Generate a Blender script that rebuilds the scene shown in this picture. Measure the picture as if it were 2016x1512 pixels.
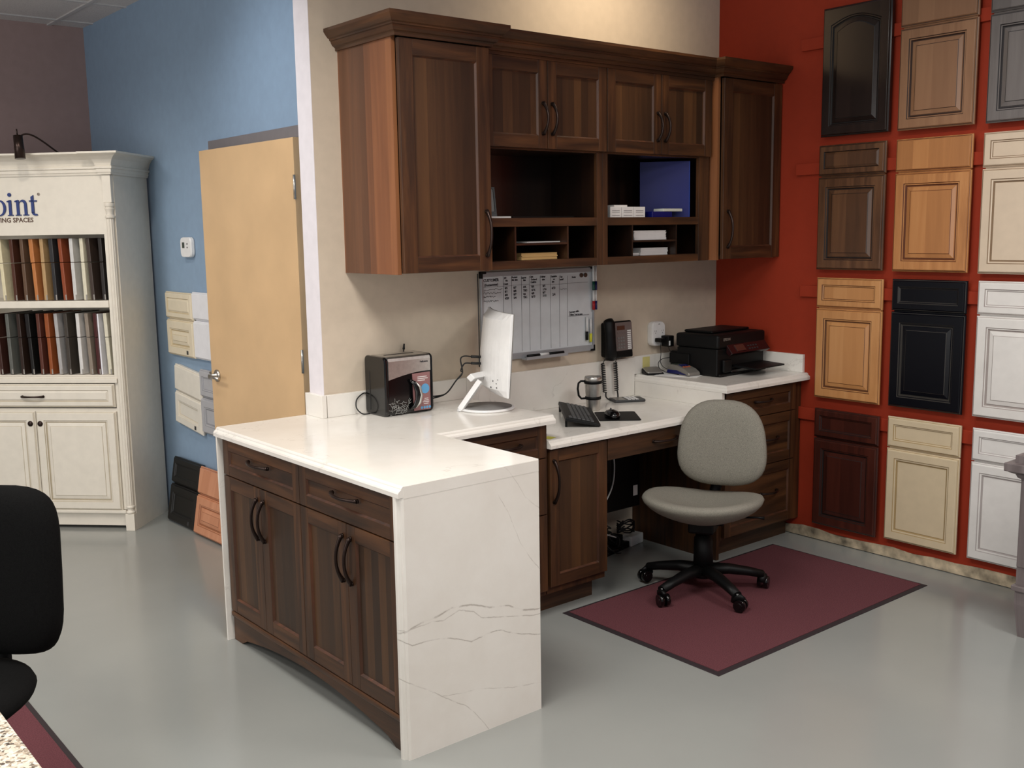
import bpy, bmesh, math, random
from mathutils import Vector, Matrix
random.seed(7)
S = bpy.context.scene
COL = S.collection
for o in list(bpy.data.objects): bpy.data.objects.remove(o)
R = math.radians
PI = math.pi

# ------------------------------------------------------------------ camera
cd = bpy.data.cameras.new('camera'); cam = bpy.data.objects.new('camera', cd); COL.objects.link(cam)
cd.sensor_width = 36.0; cd.lens = 2044.0 / 2016 * 36; cd.clip_start = .05; cd.clip_end = 60
ya, pi_, ro = R(-39.3291), R(-8.4361), R(-0.8952)
fw = Vector((-math.sin(ya)*math.cos(pi_), math.cos(ya)*math.cos(pi_), math.sin(pi_)))
rt = Vector((math.cos(ya), math.sin(ya), 0)); up = rt.cross(fw)
r2 = rt*math.cos(ro) + up*math.sin(ro); u2 = -rt*math.sin(ro) + up*math.cos(ro)
cam.matrix_world = Matrix(((r2.x, u2.x, -fw.x, -4.7685), (r2.y, u2.y, -fw.y, -3.931), (r2.z, u2.z, -fw.z, 1.7026), (0, 0, 0, 1)))
S.camera = cam

# ------------------------------------------------------------------ world, lights, exposure
w = bpy.data.worlds.new('world'); S.world = w; w.use_nodes = True
w.node_tree.nodes['Background'].inputs[0].default_value = (.86, .92, 1, 1)
w.node_tree.nodes['Background'].inputs[1].default_value = .26
S.view_settings.view_transform = 'Standard'; S.view_settings.look = 'None'
S.view_settings.gamma = 1; S.view_settings.use_curve_mapping = False
S.view_settings.exposure = 0.22
CEIL = 3.06

def area(name, loc, rot, sx, sy, power, col, spread=180):
    l = bpy.data.lights.new(name, 'AREA'); l.shape = 'RECTANGLE'; l.size = sx; l.size_y = sy
    l.energy = power; l.color = col; l.spread = R(spread)
    o = bpy.data.objects.new(name, l); COL.objects.link(o); o.location = loc; o.rotation_euler = rot
    return o

def spot(name, loc, target, power, col, size=70, blend=.8, rad=.05):
    l = bpy.data.lights.new(name, 'SPOT'); l.energy = power; l.color = col
    l.spot_size = R(size); l.spot_blend = blend; l.shadow_soft_size = rad
    o = bpy.data.objects.new(name, l); COL.objects.link(o); o.location = loc
    o.rotation_euler = (Vector(target)-Vector(loc)).to_track_quat('-Z', 'Y').to_euler()
    return o

WARM = (1, .90, .78); NEUT = (1, .965, .91)
for i, (x, y, p) in enumerate([(-3.4, -1.6, 40), (-3.3, -3.9, 36), (-1.3, -3.5, 34), (-4.9, 1.2, 34), (-6.2, -1.8, 34)]):
    area('troffer_light', (x, y, CEIL-.02), (0, 0, 0), .6, 1.2, p, NEUT, 165)
area('storefront_daylight', (-8.6, -1.8, 1.6), (R(90), 0, R(-90)), 5.0, 2.4, 105, (1, .975, .94))
spot('track_spot', (-1.0, -.70, 3.02), (-1.0, 0, 2.60), 26, (1, .82, .58), 130, 1, .08)
spot('track_spot', (-3.5, .55, 3.0), (-2.42, .60, 2.1), 30, (.95, .97, 1), 90, 1, .15)
spot('track_spot', (-3.6, .95, 3.0), (-2.9, 2.2, 1.4), 30, WARM, 70, 1, .06)
spot('track_spot', (-1.7, -1.9, 3.0), (0, -1.9, 1.7), 38, (1, .93, .84), 80, 1, .06)

# ------------------------------------------------------------------ materials
def lin(c):
    return tuple(((v/255)/12.92 if v/255 <= .04045 else ((v/255+.055)/1.055)**2.4) for v in c) + (1,)

class NT:
    def __init__(s, name):
        s.m = bpy.data.materials.new(name); s.m.use_nodes = True; s.t = s.m.node_tree
        s.b = s.t.nodes['Principled BSDF']
    def n(s, typ, **kw):
        nd = s.t.nodes.new('ShaderNode'+typ)
        for k, v in kw.items():
            if k in nd.inputs: 
                nd.inputs[k].default_value = v
            else: setattr(nd, k, v)
        return nd
    def l(s, a, b): s.t.links.new(a, b)
    def math(s, op, a, b=None, c=None):
        nd = s.t.nodes.new('ShaderNodeMath'); nd.operation = op
        for i, v in enumerate((a, b, c)):
            if v is None: continue
            if isinstance(v, (int, float)): nd.inputs[i].default_value = v
            else: s.l(v, nd.inputs[i])
        return nd.outputs[0]
    def ramp(s, fac, stops):
        nd = s.t.nodes.new('ShaderNodeValToRGB'); e = nd.color_ramp.elements
        while len(e) < len(stops): e.new(.5)
        for el, (p, c) in zip(e, stops): el.position = p; el.color = lin(c)
        s.l(fac, nd.inputs[0]); return nd.outputs[0]
    def mix(s, fac, a, b, mode='MIX'):
        nd = s.t.nodes.new('ShaderNodeMix'); nd.data_type = 'RGBA'; nd.blend_type = mode
        for i, v in ((0, fac), (6, a), (7, b)):
            if isinstance(v, (int, float, tuple)): nd.inputs[i].default_value = v
            else: s.l(v, nd.inputs[i])
        return nd.outputs[2]
    def bump(s, h, strength=.2, dist=.002):
        nd = s.n('Bump'); nd.inputs['Strength'].default_value = strength; nd.inputs['Distance'].default_value = dist
        s.l(h, nd.inputs['Height']); s.l(nd.outputs[0], s.b.inputs['Normal'])

def plain(name, c, rough=.5, metal=0, var=.0, nscale=20, bump=0, bscale=200, bdist=.001, coat=0, spec=.5):
    m = NT(name); b = m.b
    b.inputs['Roughness'].default_value = rough; b.inputs['Metallic'].default_value = metal
    b.inputs['Specular IOR Level'].default_value = spec
    if coat: b.inputs['Coat Weight'].default_value = coat; b.inputs['Coat Roughness'].default_value = .1
    tc = m.n('TexCoord')
    nz = m.n('TexNoise', Scale=nscale, Detail=4.0); m.l(tc.outputs['Object'], nz.inputs['Vector'])
    v = max(var, .015)
    c0 = tuple(max(0, x*(1-v)) for x in c); c1 = tuple(min(255, x*(1+v)) for x in c)
    m.l(m.ramp(nz.outputs[0], [(.3, c0), (.7, c1)]), b.inputs['Base Color'])
    if bump:
        n2 = m.n('TexNoise', Scale=bscale, Detail=3.0); m.l(tc.outputs['Object'], n2.inputs['Vector'])
        m.bump(n2.outputs[0], bump, bdist)
    return m.m

def wood(name, dark, mid, light, axis='z', stave=0.0, rough=.35, grain=.5, coat=.15, glaze=0):
    """axis = grain direction; stave = board width for glued-up panels (0 = single board)"""
    m = NT(name); b = m.b
    b.inputs['Roughness'].default_value = rough; b.inputs['Coat Weight'].default_value = coat; b.inputs['Coat Roughness'].default_value = .18
    tc = m.n('TexCoord'); sp = m.n('SeparateXYZ'); m.l(tc.outputs['Object'], sp.inputs[0])
    x, y, z = sp.outputs
    if axis == 'z': along = z; ac = m.math('ADD', m.math('MULTIPLY', x, 1.0), m.math('MULTIPLY', y, 1.13))
    else: along = m.math('ADD', x, m.math('MULTIPLY', y, -1.0)); ac = z
    comb = m.n('CombineXYZ'); m.l(m.math('MULTIPLY', along, 1.6), comb.inputs[0]); m.l(m.math('MULTIPLY', ac, 22.0), comb.inputs[1])
    if stave:
        vo = m.n('TexVoronoi', voronoi_dimensions='1D'); vo.inputs['Scale'].default_value = 1.0
        m.l(m.math('MULTIPLY', ac, 1/stave), vo.inputs['W'])
        sc = m.n('SeparateColor'); m.l(vo.outputs['Color'], sc.inputs[0])
        tone = sc.outputs[0]
        m.l(m.math('MULTIPLY', sc.outputs[1], 9.0), comb.inputs[2])
    else: tone = None
    nz = m.n('TexNoise', Scale=1.0, Detail=5.0, Distortion=.6); m.l(comb.outputs[0], nz.inputs['Vector'])
    fine = m.n('CombineXYZ'); m.l(m.math('MULTIPLY', along, 14.0), fine.inputs[0]); m.l(m.math('MULTIPLY', ac, 420.0), fine.inputs[1])
    nf = m.n('TexNoise', Scale=1.0, Detail=3.0); m.l(fine.outputs[0], nf.inputs['Vector'])
    g = m.math('ADD', m.math('MULTIPLY', nz.outputs[0], .8), m.math('MULTIPLY', nf.outputs[0], .2))
    if tone is not None:
        g = m.math('ADD', m.math('MULTIPLY', g, grain), m.math('MULTIPLY', tone, 1-grain))
        col = m.ramp(g, [(.22, dark), (.5, mid), (.8, light)])
    else:
        col = m.ramp(g, [(.35, dark), (.5, mid), (.68, light)])
    m.l(col, b.inputs['Base Color'])
    m.bump(nf.outputs[0], .06, .0006)
    return m.m

M = {}
WD, WM, WL = (41, 25, 14), (69, 43, 24), (97, 62, 35)
M['walnut'] = wood('walnut_vertical', WD, WM, WL, 'z', coat=.02, rough=.42)
M['walnut_h'] = wood('walnut_horizontal', WD, WM, WL, 'h', coat=.02, rough=.42)
M['walnut_panel'] = wood('walnut_staves', (42, 27, 15), (66, 43, 25), (95, 64, 37), 'z', .050, grain=.6, coat=.02, rough=.42)
M['walnut_side_lit'] = wood('walnut_lit_side_staves', (88, 56, 38), (126, 80, 53), (160, 106, 68), 'z', .07, grain=.42)  # paler walnut for cabinet sides: light from the left is put into the colour
M['walnut_lip'] = wood('walnut_inner_lip', (52, 29, 17), (74, 42, 24), (98, 56, 32), 'z', coat=0, rough=.5)
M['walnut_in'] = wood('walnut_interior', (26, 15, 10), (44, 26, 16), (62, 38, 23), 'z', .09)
M['bronze'] = plain('oiled_bronze', (52, 40, 36), .32, .75, .1)
M['gap'] = plain('dark_gap_shade', (24, 16, 12), .8)  # near-black that paints the shade in the door gap
M['tan'] = plain('tan_wall_paint', (205, 190, 171), .85, bump=.15, bscale=350)
M['red'] = plain('red_wall_paint', (150, 47, 22), .75, bump=.15, bscale=350, spec=.3)
M['blue'] = plain('blue_wall_paint', (134, 157, 181), .8, bump=.12, bscale=350)
M['mauve'] = plain('mauve_wall_paint', (160, 137, 134), .85, bump=.12, bscale=350)
M['white_paint'] = plain('white_wall_end_paint', (226, 220, 224), .7)
M['cream'] = plain('cream_painted_wood', (222, 215, 202), .42, coat=.1)
M['cream_groove'] = plain('cream_glazed_groove', (182, 170, 148), .5)
M['black_plastic'] = plain('black_plastic', (8, 8, 9), .5, spec=.25)
M['black_gloss'] = plain('gloss_black_plastic', (8, 8, 9), .14, coat=.25, spec=.4)
M['dark_grey'] = plain('dark_grey_plastic', (48, 48, 50), .45)
M['mid_grey'] = plain('grey_plastic', (120, 118, 116), .5)
M['white_plastic'] = plain('white_plastic', (232, 231, 230), .35)
M['white_gloss'] = plain('gloss_white_plastic', (232, 231, 230), .28, coat=.15)
M['paper'] = plain('white_paper', (232, 230, 228), .8)
M['manila'] = plain('manila_paper', (214, 176, 116), .8)
M['steel'] = plain('brushed_steel', (200, 197, 192), .38, 1.0, .04, 60)
M['satin'] = plain('satin_nickel', (190, 186, 180), .3, 1.0)
M['silver'] = plain('silver_plastic', (150, 146, 140), .35, .5)
M['rubber'] = plain('black_cable_rubber', (16, 16, 17), .6)
M['blue_binder'] = plain('blue_vinyl', (8, 18, 104), .35)
M['tweed'] = plain('grey_tweed_fabric', (134, 130, 120), .95, var=.16, nscale=420, bump=.5, bscale=700, bdist=.002, spec=.15)
M['black_fabric'] = plain('black_chair_fabric', (16, 16, 16), .95, var=.25, nscale=300, bump=.3, bscale=600, spec=.1)
M['carpet'] = plain('burgundy_mat_pile', (100, 60, 65), 1.0, var=.14, nscale=260, bump=.6, bscale=500, bdist=.003, spec=.1)
M['mat_edge'] = plain('dark_rubber_edging', (40, 30, 34), .7)
M['ink'] = plain('black_ink', (40, 40, 46), .7)
M['board_white'] = plain('dry_erase_surface', (218, 223, 227), .3)
M['alu'] = plain('anodised_aluminium', (168, 170, 174), .45, .25)
M['navy'] = plain('navy_lettering', (24, 48, 112), .5)
M['brown_letter'] = plain('brown_lettering', (86, 60, 46), .6)
M['green'] = plain('green_cap', (12, 78, 66), .4)
M['navycap'] = plain('navy_cap', (22, 26, 90), .4)
M['redcap'] = plain('red_cap', (170, 26, 32), .4)
M['yellow'] = plain('yellow_marker', (226, 222, 60), .4)
M['sticky'] = plain('pale_yellow_note', (214, 204, 132), .8)
M['metalgrey'] = plain('grey_painted_metal', (116, 112, 114), .55)
M['wallstrip'] = plain('bare_drywall_strip', (164, 150, 128), .9, var=.35, nscale=14)
M['label_silver'] = plain('silver_label', (170, 166, 160), .4, .3)
M['lcd'] = plain('dark_lcd', (58, 66, 58), .25)
M['brownlcd'] = plain('brown_lcd', (78, 46, 38), .25)
M['red_label'] = plain('maroon_box_print', (146, 104, 104), .4)
M['skyblue'] = plain('sky_blue_print', (96, 160, 206), .5)
M['shreds'] = plain('paper_shreds', (150, 150, 146), .9)
M['phonegrey'] = plain('taupe_grey_plastic', (112, 100, 98), .4)
M['orange'] = plain('orange_plastic', (190, 96, 60), .5)

def mat_floor():
    m = NT('grey_epoxy_floor'); b = m.b; tc = m.n('TexCoord')
    n1 = m.n('TexNoise', Scale=.9, Detail=5.0); m.l(tc.outputs['Object'], n1.inputs['Vector'])
    m.l(m.ramp(n1.outputs[0], [(.3, (143, 145, 142)), (.7, (152, 154, 150))]), b.inputs['Base Color'])
    n2 = m.n('TexNoise', Scale=6.0, Detail=3.0); m.l(tc.outputs['Object'], n2.inputs['Vector'])
    m.l(m.math('MULTIPLY_ADD', n2.outputs[0], .10, .13), b.inputs['Roughness'])
    m.bump(n2.outputs[0], .06, .004)
    return m.m
M['floor'] = mat_floor()

def mat_quartz(name, curves=False):
    m = NT(name); b = m.b; b.inputs['Roughness'].default_value = .16
    tc = m.n('TexCoord'); sp = m.n('SeparateXYZ'); m.l(tc.outputs['Object'], sp.inputs[0])
    x, y, z = sp.outputs
    nz = m.n('TexNoise', Scale=5.0, Detail=8.0, Roughness=.62); m.l(tc.outputs['Object'], nz.inputs['Vector'])
    msk = m.n('TexNoise', Scale=22.0, Detail=4.0); m.l(tc.outputs['Object'], msk.inputs['Vector'])
    if curves:
        fac = None
        VE = [(.0045, .8, [(-3.05, .43), (-3.017, .446), (-2.964, .460), (-2.905, .465), (-2.855, .475), (-2.775, .461), (-2.697, .434), (-2.616, .424), (-2.55, .391), (-2.46, .378)]),
              (.003, .6, [(-3.05, .44), (-2.935, .452), (-2.886, .443), (-2.826, .457), (-2.765, .435), (-2.734, .408), (-2.66, .391), (-2.46, .355)]),
              (.003, .75, [(-3.05, .41), (-3.014, .387), (-2.967, .387), (-2.908, .383), (-2.859, .37), (-2.778, .335), (-2.715, .344), (-2.65, .34), (-2.563, .308), (-2.46, .28)]),
              (.003, .55, [(-3.05, .28), (-3.014, .258), (-2.934, .204), (-2.875, .164), (-2.815, .123), (-2.774, .079), (-2.733, .03), (-2.71, 0)]),
              (.0025, .45, [(-2.90, .183), (-2.814, .167), (-2.751, .156), (-2.6, .119), (-2.46, .098)]),
              (.003, .4, [(-2.64, .93), (-2.606, .899), (-2.564, .85), (-2.532, .792), (-2.488, .758), (-2.46, .74)]),
              (.0035, .5, [(-2.65, .82), (-2.609, .754), (-2.583, .689), (-2.557, .631), (-2.513, .569), (-2.46, .51)])]
        for wd, st, pl in VE:
            x0, x1 = pl[0][0]+2.75, pl[-1][0]+2.75
            u = m.math('DIVIDE', m.math('SUBTRACT', x, x0), x1-x0)
            nd = m.n('ValToRGB'); e = nd.color_ramp.elements
            while len(e) < len(pl): e.new(.5)
            for el, (a_, b_) in zip(e, pl): el.position = min(1, max(0, (a_+2.75-x0)/(x1-x0))); el.color = (b_, b_, b_, 1)
            m.l(u, nd.inputs[0])
            cv = m.math('ADD', nd.outputs[0], m.math('MULTIPLY', m.math('SUBTRACT', nz.outputs[0], .5), .035))
            d = m.math('ABSOLUTE', m.math('SUBTRACT', z, cv))
            k = m.math('MULTIPLY', m.math('MAXIMUM', m.math('SUBTRACT', 1.0, m.math('DIVIDE', d, wd)), 0), st)
            inr = m.math('MULTIPLY', m.math('GREATER_THAN', u, 0.0), m.math('LESS_THAN', u, 1.0001))
            k = m.math('MULTIPLY', k, inr)
            fac = k if fac is None else m.math('MAXIMUM', fac, k)
    else:
        wv = m.n('TexNoise', Scale=1.5, Detail=6.0, Roughness=.6, Distortion=.4); m.l(tc.outputs['Object'], wv.inputs['Vector'])
        d = m.math('ABSOLUTE', m.math('SUBTRACT', wv.outputs[0], .5))
        fac = m.math('MULTIPLY', m.math('MAXIMUM', m.math('SUBTRACT', 1.0, m.math('DIVIDE', d, .005)), 0), .25)
    fac = m.math('MULTIPLY', fac, m.math('MINIMUM', m.math('MULTIPLY', m.math('MAXIMUM', m.math('SUBTRACT', msk.outputs[0], .38), .012), 6.0), 1.0))
    soft = m.ramp(nz.outputs[0], [(.35, (232, 227, 219)), (.65, (238, 234, 227))])
    m.l(m.mix(fac, soft, lin((158, 148, 138))), b.inputs['Base Color'])
    return m.m
M['quartz'] = mat_quartz('white_quartz'); M['quartz_side'] = mat_quartz('white_quartz_bold_veins', True)

def mat_granite():
    m = NT('speckled_granite'); b = m.b; b.inputs['Roughness'].default_value = .2; tc = m.n('TexCoord')
    v = m.n('TexVoronoi', Scale=190.0); m.l(tc.outputs['Object'], v.inputs['Vector'])
    n1 = m.n('TexNoise', Scale=45.0, Detail=5.0); m.l(tc.outputs['Object'], n1.inputs['Vector'])
    sc = m.n('SeparateColor'); m.l(v.outputs['Color'], sc.inputs[0])
    g = m.math('ADD', m.math('MULTIPLY', sc.outputs[0], .5), m.math('MULTIPLY', n1.outputs[0], .5))
    m.l(m.ramp(g, [(.25, (92, 82, 74)), (.36, (176, 160, 140)), (.5, (214, 202, 184)), (.7, (232, 226, 214))]), b.inputs['Base Color'])
    return m.m
M['granite'] = mat_granite()

def mat_ceiling():
    m = NT('acoustic_ceiling_tile'); b = m.b; b.inputs['Roughness'].default_value = .95; tc = m.n('TexCoord')
    v = m.n('TexNoise', Scale=160.0, Detail=2.0); m.l(tc.outputs['Object'], v.inputs['Vector'])
    m.l(m.ramp(v.outputs[0], [(.3, (196, 190, 188)), (.5, (214, 210, 208))]), b.inputs['Base Color'])
    m.bump(v.outputs[0], .2, .002); return m.m
M['ceiling'] = mat_ceiling()

M['maple'] = plain('maple_veneer', (211, 176, 133), .42, var=.035, nscale=3.2)

# ------------------------------------------------------------------ mesh builder
def I4(): return Matrix.Identity(4)
def frame(origin, u, wd):
    """local (u right, v up, w out of the face)"""
    u = Vector(u).normalized(); wd = Vector(wd).normalized(); v = Vector((0, 0, 1))
    m = Matrix(((u.x, v.x, wd.x, origin[0]), (u.y, v.y, wd.y, origin[1]), (u.z, v.z, wd.z, origin[2]), (0, 0, 0, 1)))
    return m
def TR(x=0, y=0, z=0, rz=0, rx=0, ry=0):
    return Matrix.Translation((x, y, z)) @ Matrix.Rotation(rz, 4, 'Z') @ Matrix.Rotation(ry, 4, 'Y') @ Matrix.Rotation(rx, 4, 'X')

class MB:
    def __init__(s, M4=None): s.v = []; s.f = []; s.mi = []; s.sm = []; s.M = M4 or I4()
    def add(s, vs, fs, mi=0, smooth=False):
        o = len(s.v)
        s.v += [tuple(s.M @ Vector(p)) for p in vs]
        flip = s.M.to_3x3().determinant() < 0
        for k, f in enumerate(fs):
            f = tuple(o+i for i in f)
            s.f.append(f[::-1] if flip else f); s.mi.append(mi if isinstance(mi, int) else mi[k]); s.sm.append(smooth)
        return s
    def box(s, a, b, mi=0):
        x0, y0, z0 = (min(a[i], b[i]) for i in range(3)); x1, y1, z1 = (max(a[i], b[i]) for i in range(3))
        return s.add([(x0,y0,z0),(x1,y0,z0),(x1,y1,z0),(x0,y1,z0),(x0,y0,z1),(x1,y0,z1),(x1,y1,z1),(x0,y1,z1)],
                     [(0,3,2,1),(4,5,6,7),(0,1,5,4),(1,2,6,5),(2,3,7,6),(3,0,4,7)], mi)
    def loft(s, rings, mi=0, smooth=False, closed=True, cap0=True, cap1=True, capmi=None):
        n = len(rings[0]); vs = [p for r in rings for p in r]; fs = []; ms = []
        for k in range(len(rings)-1):
            for i in range(n if closed else n-1):
                j = (i+1) % n
                fs.append((k*n+i, k*n+j, (k+1)*n+j, (k+1)*n+i)); ms.append(mi if isinstance(mi, int) else mi[k])
        s.add(vs, fs, ms, smooth)
        o = len(s.v)-len(vs)
        cm = (mi if isinstance(mi, int) else mi[-1]) if capmi is None else capmi
        if cap0: s.f.append(tuple(o+i for i in range(n))[::-1]); s.mi.append(mi if isinstance(mi, int) else mi[0]); s.sm.append(False)
        if cap1: s.f.append(tuple(o+(len(rings)-1)*n+i for i in range(n))); s.mi.append(cm); s.sm.append(False)
        return s
    def prism(s, poly, ax, lo, hi, mi=0):
        def P(p, t):
            return {'x': (t, p[0], p[1]), 'y': (p[0], t, p[1]), 'z': (p[0], p[1], t)}[ax]
        return s.loft([[P(p, lo) for p in poly], [P(p, hi) for p in poly]], mi)
    def lathe(s, prof, seg=24, c=(0, 0, 0), mi=0, smooth=True, sx=1, sy=1):
        rings = [[(c[0]+r*sx*math.cos(2*PI*i/seg), c[1]+r*sy*math.sin(2*PI*i/seg), c[2]+z) for i in range(seg)] for r, z in prof]
        return s.loft(rings, mi, smooth)
    def tube(s, pts, r, seg=8, mi=0, cap=True, smooth=True, flat=1.0):
        pts = [Vector(p) for p in pts]
        if not isinstance(r, (list, tuple)) and 5 <= len(pts) <= 13:      # round the bends of cords
            q = [pts[0]]
            for i in range(len(pts)-1):
                p0, p1, p2, p3 = pts[max(i-1, 0)], pts[i], pts[i+1], pts[min(i+2, len(pts)-1)]
                for k in range(1, 7):
                    t = k/6; q.append(.5*((2*p1)+(p2-p0)*t+(2*p0-5*p1+4*p2-p3)*t*t+(3*p1-p0-3*p2+p3)*t**3))
            pts = q
        n = len(pts); rings = []
        rr = r if isinstance(r, (list, tuple)) else [r]*n
        t0 = (pts[1]-pts[0]).normalized(); a = Vector((0, 0, 1)) if abs(t0.z) < .9 else Vector((1, 0, 0))
        nn = t0.cross(a).normalized()
        for i in range(n):
            t = (pts[min(i+1, n-1)]-pts[max(i-1, 0)]).normalized()
            nn = (nn - t*nn.dot(t)).normalized(); bb = t.cross(nn)
            rings.append([tuple(pts[i]+(nn*math.cos(2*PI*k/seg)+bb*math.sin(2*PI*k/seg)*flat)*rr[i]) for k in range(seg)])
        return s.loft(rings, mi, smooth, cap0=cap, cap1=cap)
    def ball(s, c, r, seg=12, mi=0, sz=1.0, sx=1.0, sy=1.0):
        prof = [(max(.0005, r*math.sin(PI*i/8)), -r*sz*math.cos(PI*i/8)) for i in range(9)]
        return s.lathe(prof, seg, c, mi, True, sx, sy)
    def build(s, name, mats, parent=None, bevel=0, local=False, seg=2, sub=0):
        me = bpy.data.meshes.new(name)
        vs = s.v
        if parent is not None and not local:
            inv = RM[root_of(parent)].inverted(); vs = [tuple(inv @ Vector(p)) for p in vs]
        me.from_pydata(vs, [], s.f); me.update()
        if not isinstance(mats, (list, tuple)): mats = [mats]
        for m in mats: me.materials.append(M[m] if isinstance(m, str) else m)
        me.polygons.foreach_set('material_index', s.mi); me.polygons.foreach_set('use_smooth', s.sm)
        bm = bmesh.new(); bm.from_mesh(me); bmesh.ops.recalc_face_normals(bm, faces=bm.faces); bm.to_mesh(me); bm.free()
        o = bpy.data.objects.new(name, me); COL.objects.link(o)
        if parent is not None: o.parent = parent
        if bevel:
            b = o.modifiers.new('bevel', 'BEVEL'); b.width = bevel; b.segments = seg; b.limit_method = 'ANGLE'; b.angle_limit = R(35)
        if sub:
            d = o.modifiers.new('sub', 'SUBSURF'); d.levels = sub; d.render_levels = sub
        return o

RM = {}
def root_of(o):
    while o.parent is not None: o = o.parent
    return o
def tag(o, label, cat, group=None):
    o['label'] = label; o['category'] = cat
    if group: o['group'] = group
    if o not in RM: RM[o] = o.matrix_world.copy()
    return o
def thing(name, label, cat, loc=(0, 0, 0), group=None, rz=0):
    o = bpy.data.objects.new(name, None); COL.objects.link(o); o.empty_display_size = .05
    o.location = loc; o.rotation_euler = (0, 0, rz)
    RM[o] = Matrix.Translation(loc) @ Matrix.Rotation(rz, 4, 'Z')
    return tag(o, label, cat, group)
def struct(o): o['kind'] = 'structure'; return o
def copy_tree(o, parent=None):
    c = o.copy(); COL.objects.link(c); c.parent = parent
    for ch in list(o.children): copy_tree(ch, c)
    return c
def text_mb(txt, size, thick=.0015, M4=None, bold=0.0, xscale=1.0, align='LEFT'):
    """lettering as a mesh, local x right, y up, z out"""
    cu = bpy.data.curves.new('t', 'FONT'); cu.body = txt; cu.size = size; cu.extrude = thick; cu.offset = bold; cu.align_x = align; cu.resolution_u = 2
    ob = bpy.data.objects.new('t', cu); COL.objects.link(ob)
    me = ob.to_mesh(); vs = [(v.co.x*xscale, v.co.y, v.co.z) for v in me.vertices]; fs = [tuple(p.vertices) for p in me.polygons]
    mb = MB(M4); mb.add(vs, fs); ob.to_mesh_clear(); bpy.data.objects.remove(ob); bpy.data.curves.remove(cu)
    return mb
def merge(a, b):
    o = len(a.v); a.v += b.v; a.f += [tuple(i+o for i in f) for f in b.f]; a.mi += b.mi; a.sm += b.sm; return a

# ------------------------------------------------------------------ dimensions (metres)
X0, X1, T, YB, XW, YD, XE, XH = -3.05, -2.46, .123, -1.264, -2.594, -.656, -1.845, -.70
HC, ZD = .914, .80
DL, XL, ZB, ZT, DM, XR = .44, -2.465, 1.531, 2.453, .386, -.51
BX = -2.42   # blue wall plane

# ------------------------------------------------------------------ the setting
struct(MB().box((-9, -8, -.1), (1.2, 3.5, 0)).build('floor', 'floor'))
struct(MB().box((XW, 0, 0), (0, T, 4.2)).build('wall_back', ['tan']))
struct(MB().box((XW-.002, -.0005, 0), (XW, T, 4.2)).build('trim_1', 'white_paint'))
struct(MB().box((0, -8, .052), (.12, T, 4.2)).build('wall_right', 'red'))
st = MB()
pts = []
random.seed(3)
y = -8
top = []
while y < T: top.append((y, .052+random.uniform(-.006, .012))); y += .11
top.append((T, .055))
st.prism([(-8, .004), (T, .004)] + top[::-1], 'x', .004-.008, .1)
struct(st.build('trim_2', 'wallstrip'))
struct(MB().box((BX, T, 0), (BX+.12, 3.35, CEIL)).build('wall_blue_side', 'blue'))
struct(MB().box((-9, 3.33, 0), (BX+.12, 3.45, CEIL)).build('wall_far', 'mauve'))
c = MB().box((-9, -8, CEIL), (-2.3, 3.45, CEIL+.05))
struct(c.build('ceiling', 'ceiling'))
g = MB()
for k in range(-4, 14):
    xx = BX-.215-.6096*k
    if -9 < xx < -2.3: g.box((xx-.012, -8, CEIL-.008), (xx+.012, 3.33, CEIL))
for k in range(0, 18):
    yy = 3.138-.6096*k
    if yy > -8: g.box((-9, yy-.012, CEIL-.0075), (-2.42, yy+.012, CEIL))
struct(g.build('trim_3', plain('ceiling_grid_paint', (196, 194, 194), .6)))
# wood-coloured rails screwed to the red wall behind the samples
for i, (z0, z1, ys) in enumerate([(2.60, 2.66, -.56), (1.965, 2.025, -.545), (1.325, 1.385, -.59), (.66, .725, -.59)]):
    struct(MB().box((-.02, -6, z0), (.0, ys, z1)).build('trim_%d' % (4+i), 'red', bevel=.002))

# ------------------------------------------------------------------ cabinet helpers
def shaker(mb, x0, z0, x1, z1, t=.02, st=.055, rail=.055, rec=.009):
    """five-piece door in local (u, v, w); materials 0 stile, 1 rail, 2 panel"""
    for a, b in ((x0, x0+st), (x1-st, x1)):
        mb.loft([[(a, z0, w), (b, z0, w), (b, z1, w), (a, z1, w)] for w in (0, t)], 0)
    for a, b in ((z0, z0+rail), (z1-rail, z1)):
        mb.loft([[(x0+st, a, w), (x1-st, a, w), (x1-st, b, w), (x0+st, b, w)] for w in (0, t-.0003)], 1)
    # sloped inner lip then the flat panel
    i0, i1 = 0, .006
    def ring(i, w): return [(x0+st+i, z0+rail+i, w), (x1-st-i, z0+rail+i, w), (x1-st-i, z1-rail-i, w), (x0+st+i, z1-rail-i, w)]
    mb.loft([ring(0, t-.001), ring(i1, t-rec)], 3, cap0=False, cap1=False)
    mb.add(ring(i1, t-rec), [(0, 1, 2, 3)], 2)
    return mb
WAL = ['walnut', 'walnut_h', 'walnut_panel', 'walnut_lip']
def bow_handle(parent, Mf, u, v, L=.15, horiz=False, proj=.032, mat='bronze'):
    """arched pull with flared feet"""
    mb = MB(Mf); n = 17; pts = []; rr = []
    for i in range(n):
        t = -1+2*i/(n-1); a = t*L/2
        w = .004+proj*(1-abs(t)**2.2)
        pts.append((u+a, v, w) if horiz else (u, v+a, w)); rr.append(.0052+.0026*abs(t)**3)
    mb.tube(pts, rr, 8, flat=1.25)
    for sg in (-1, 1):
        a = sg*L/2*.97
        c = (u+a, v, 0) if horiz else (u, v+a, 0)
        mb.tube([(c[0], c[1], 0), (c[0], c[1], .006)], [.0085, .0075], 10)
    return mb.build('handle', mat, parent)
def knob(parent, Mf, u, v, mat='bronze'):
    mb = MB(Mf); mb.lathe([(.006, 0), (.006, .012), (.015, .016), (.017, .022), (.013, .028), (.003, .03)], 16, (u, v, 0))
    return mb.build('knob', mat, parent)

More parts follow.
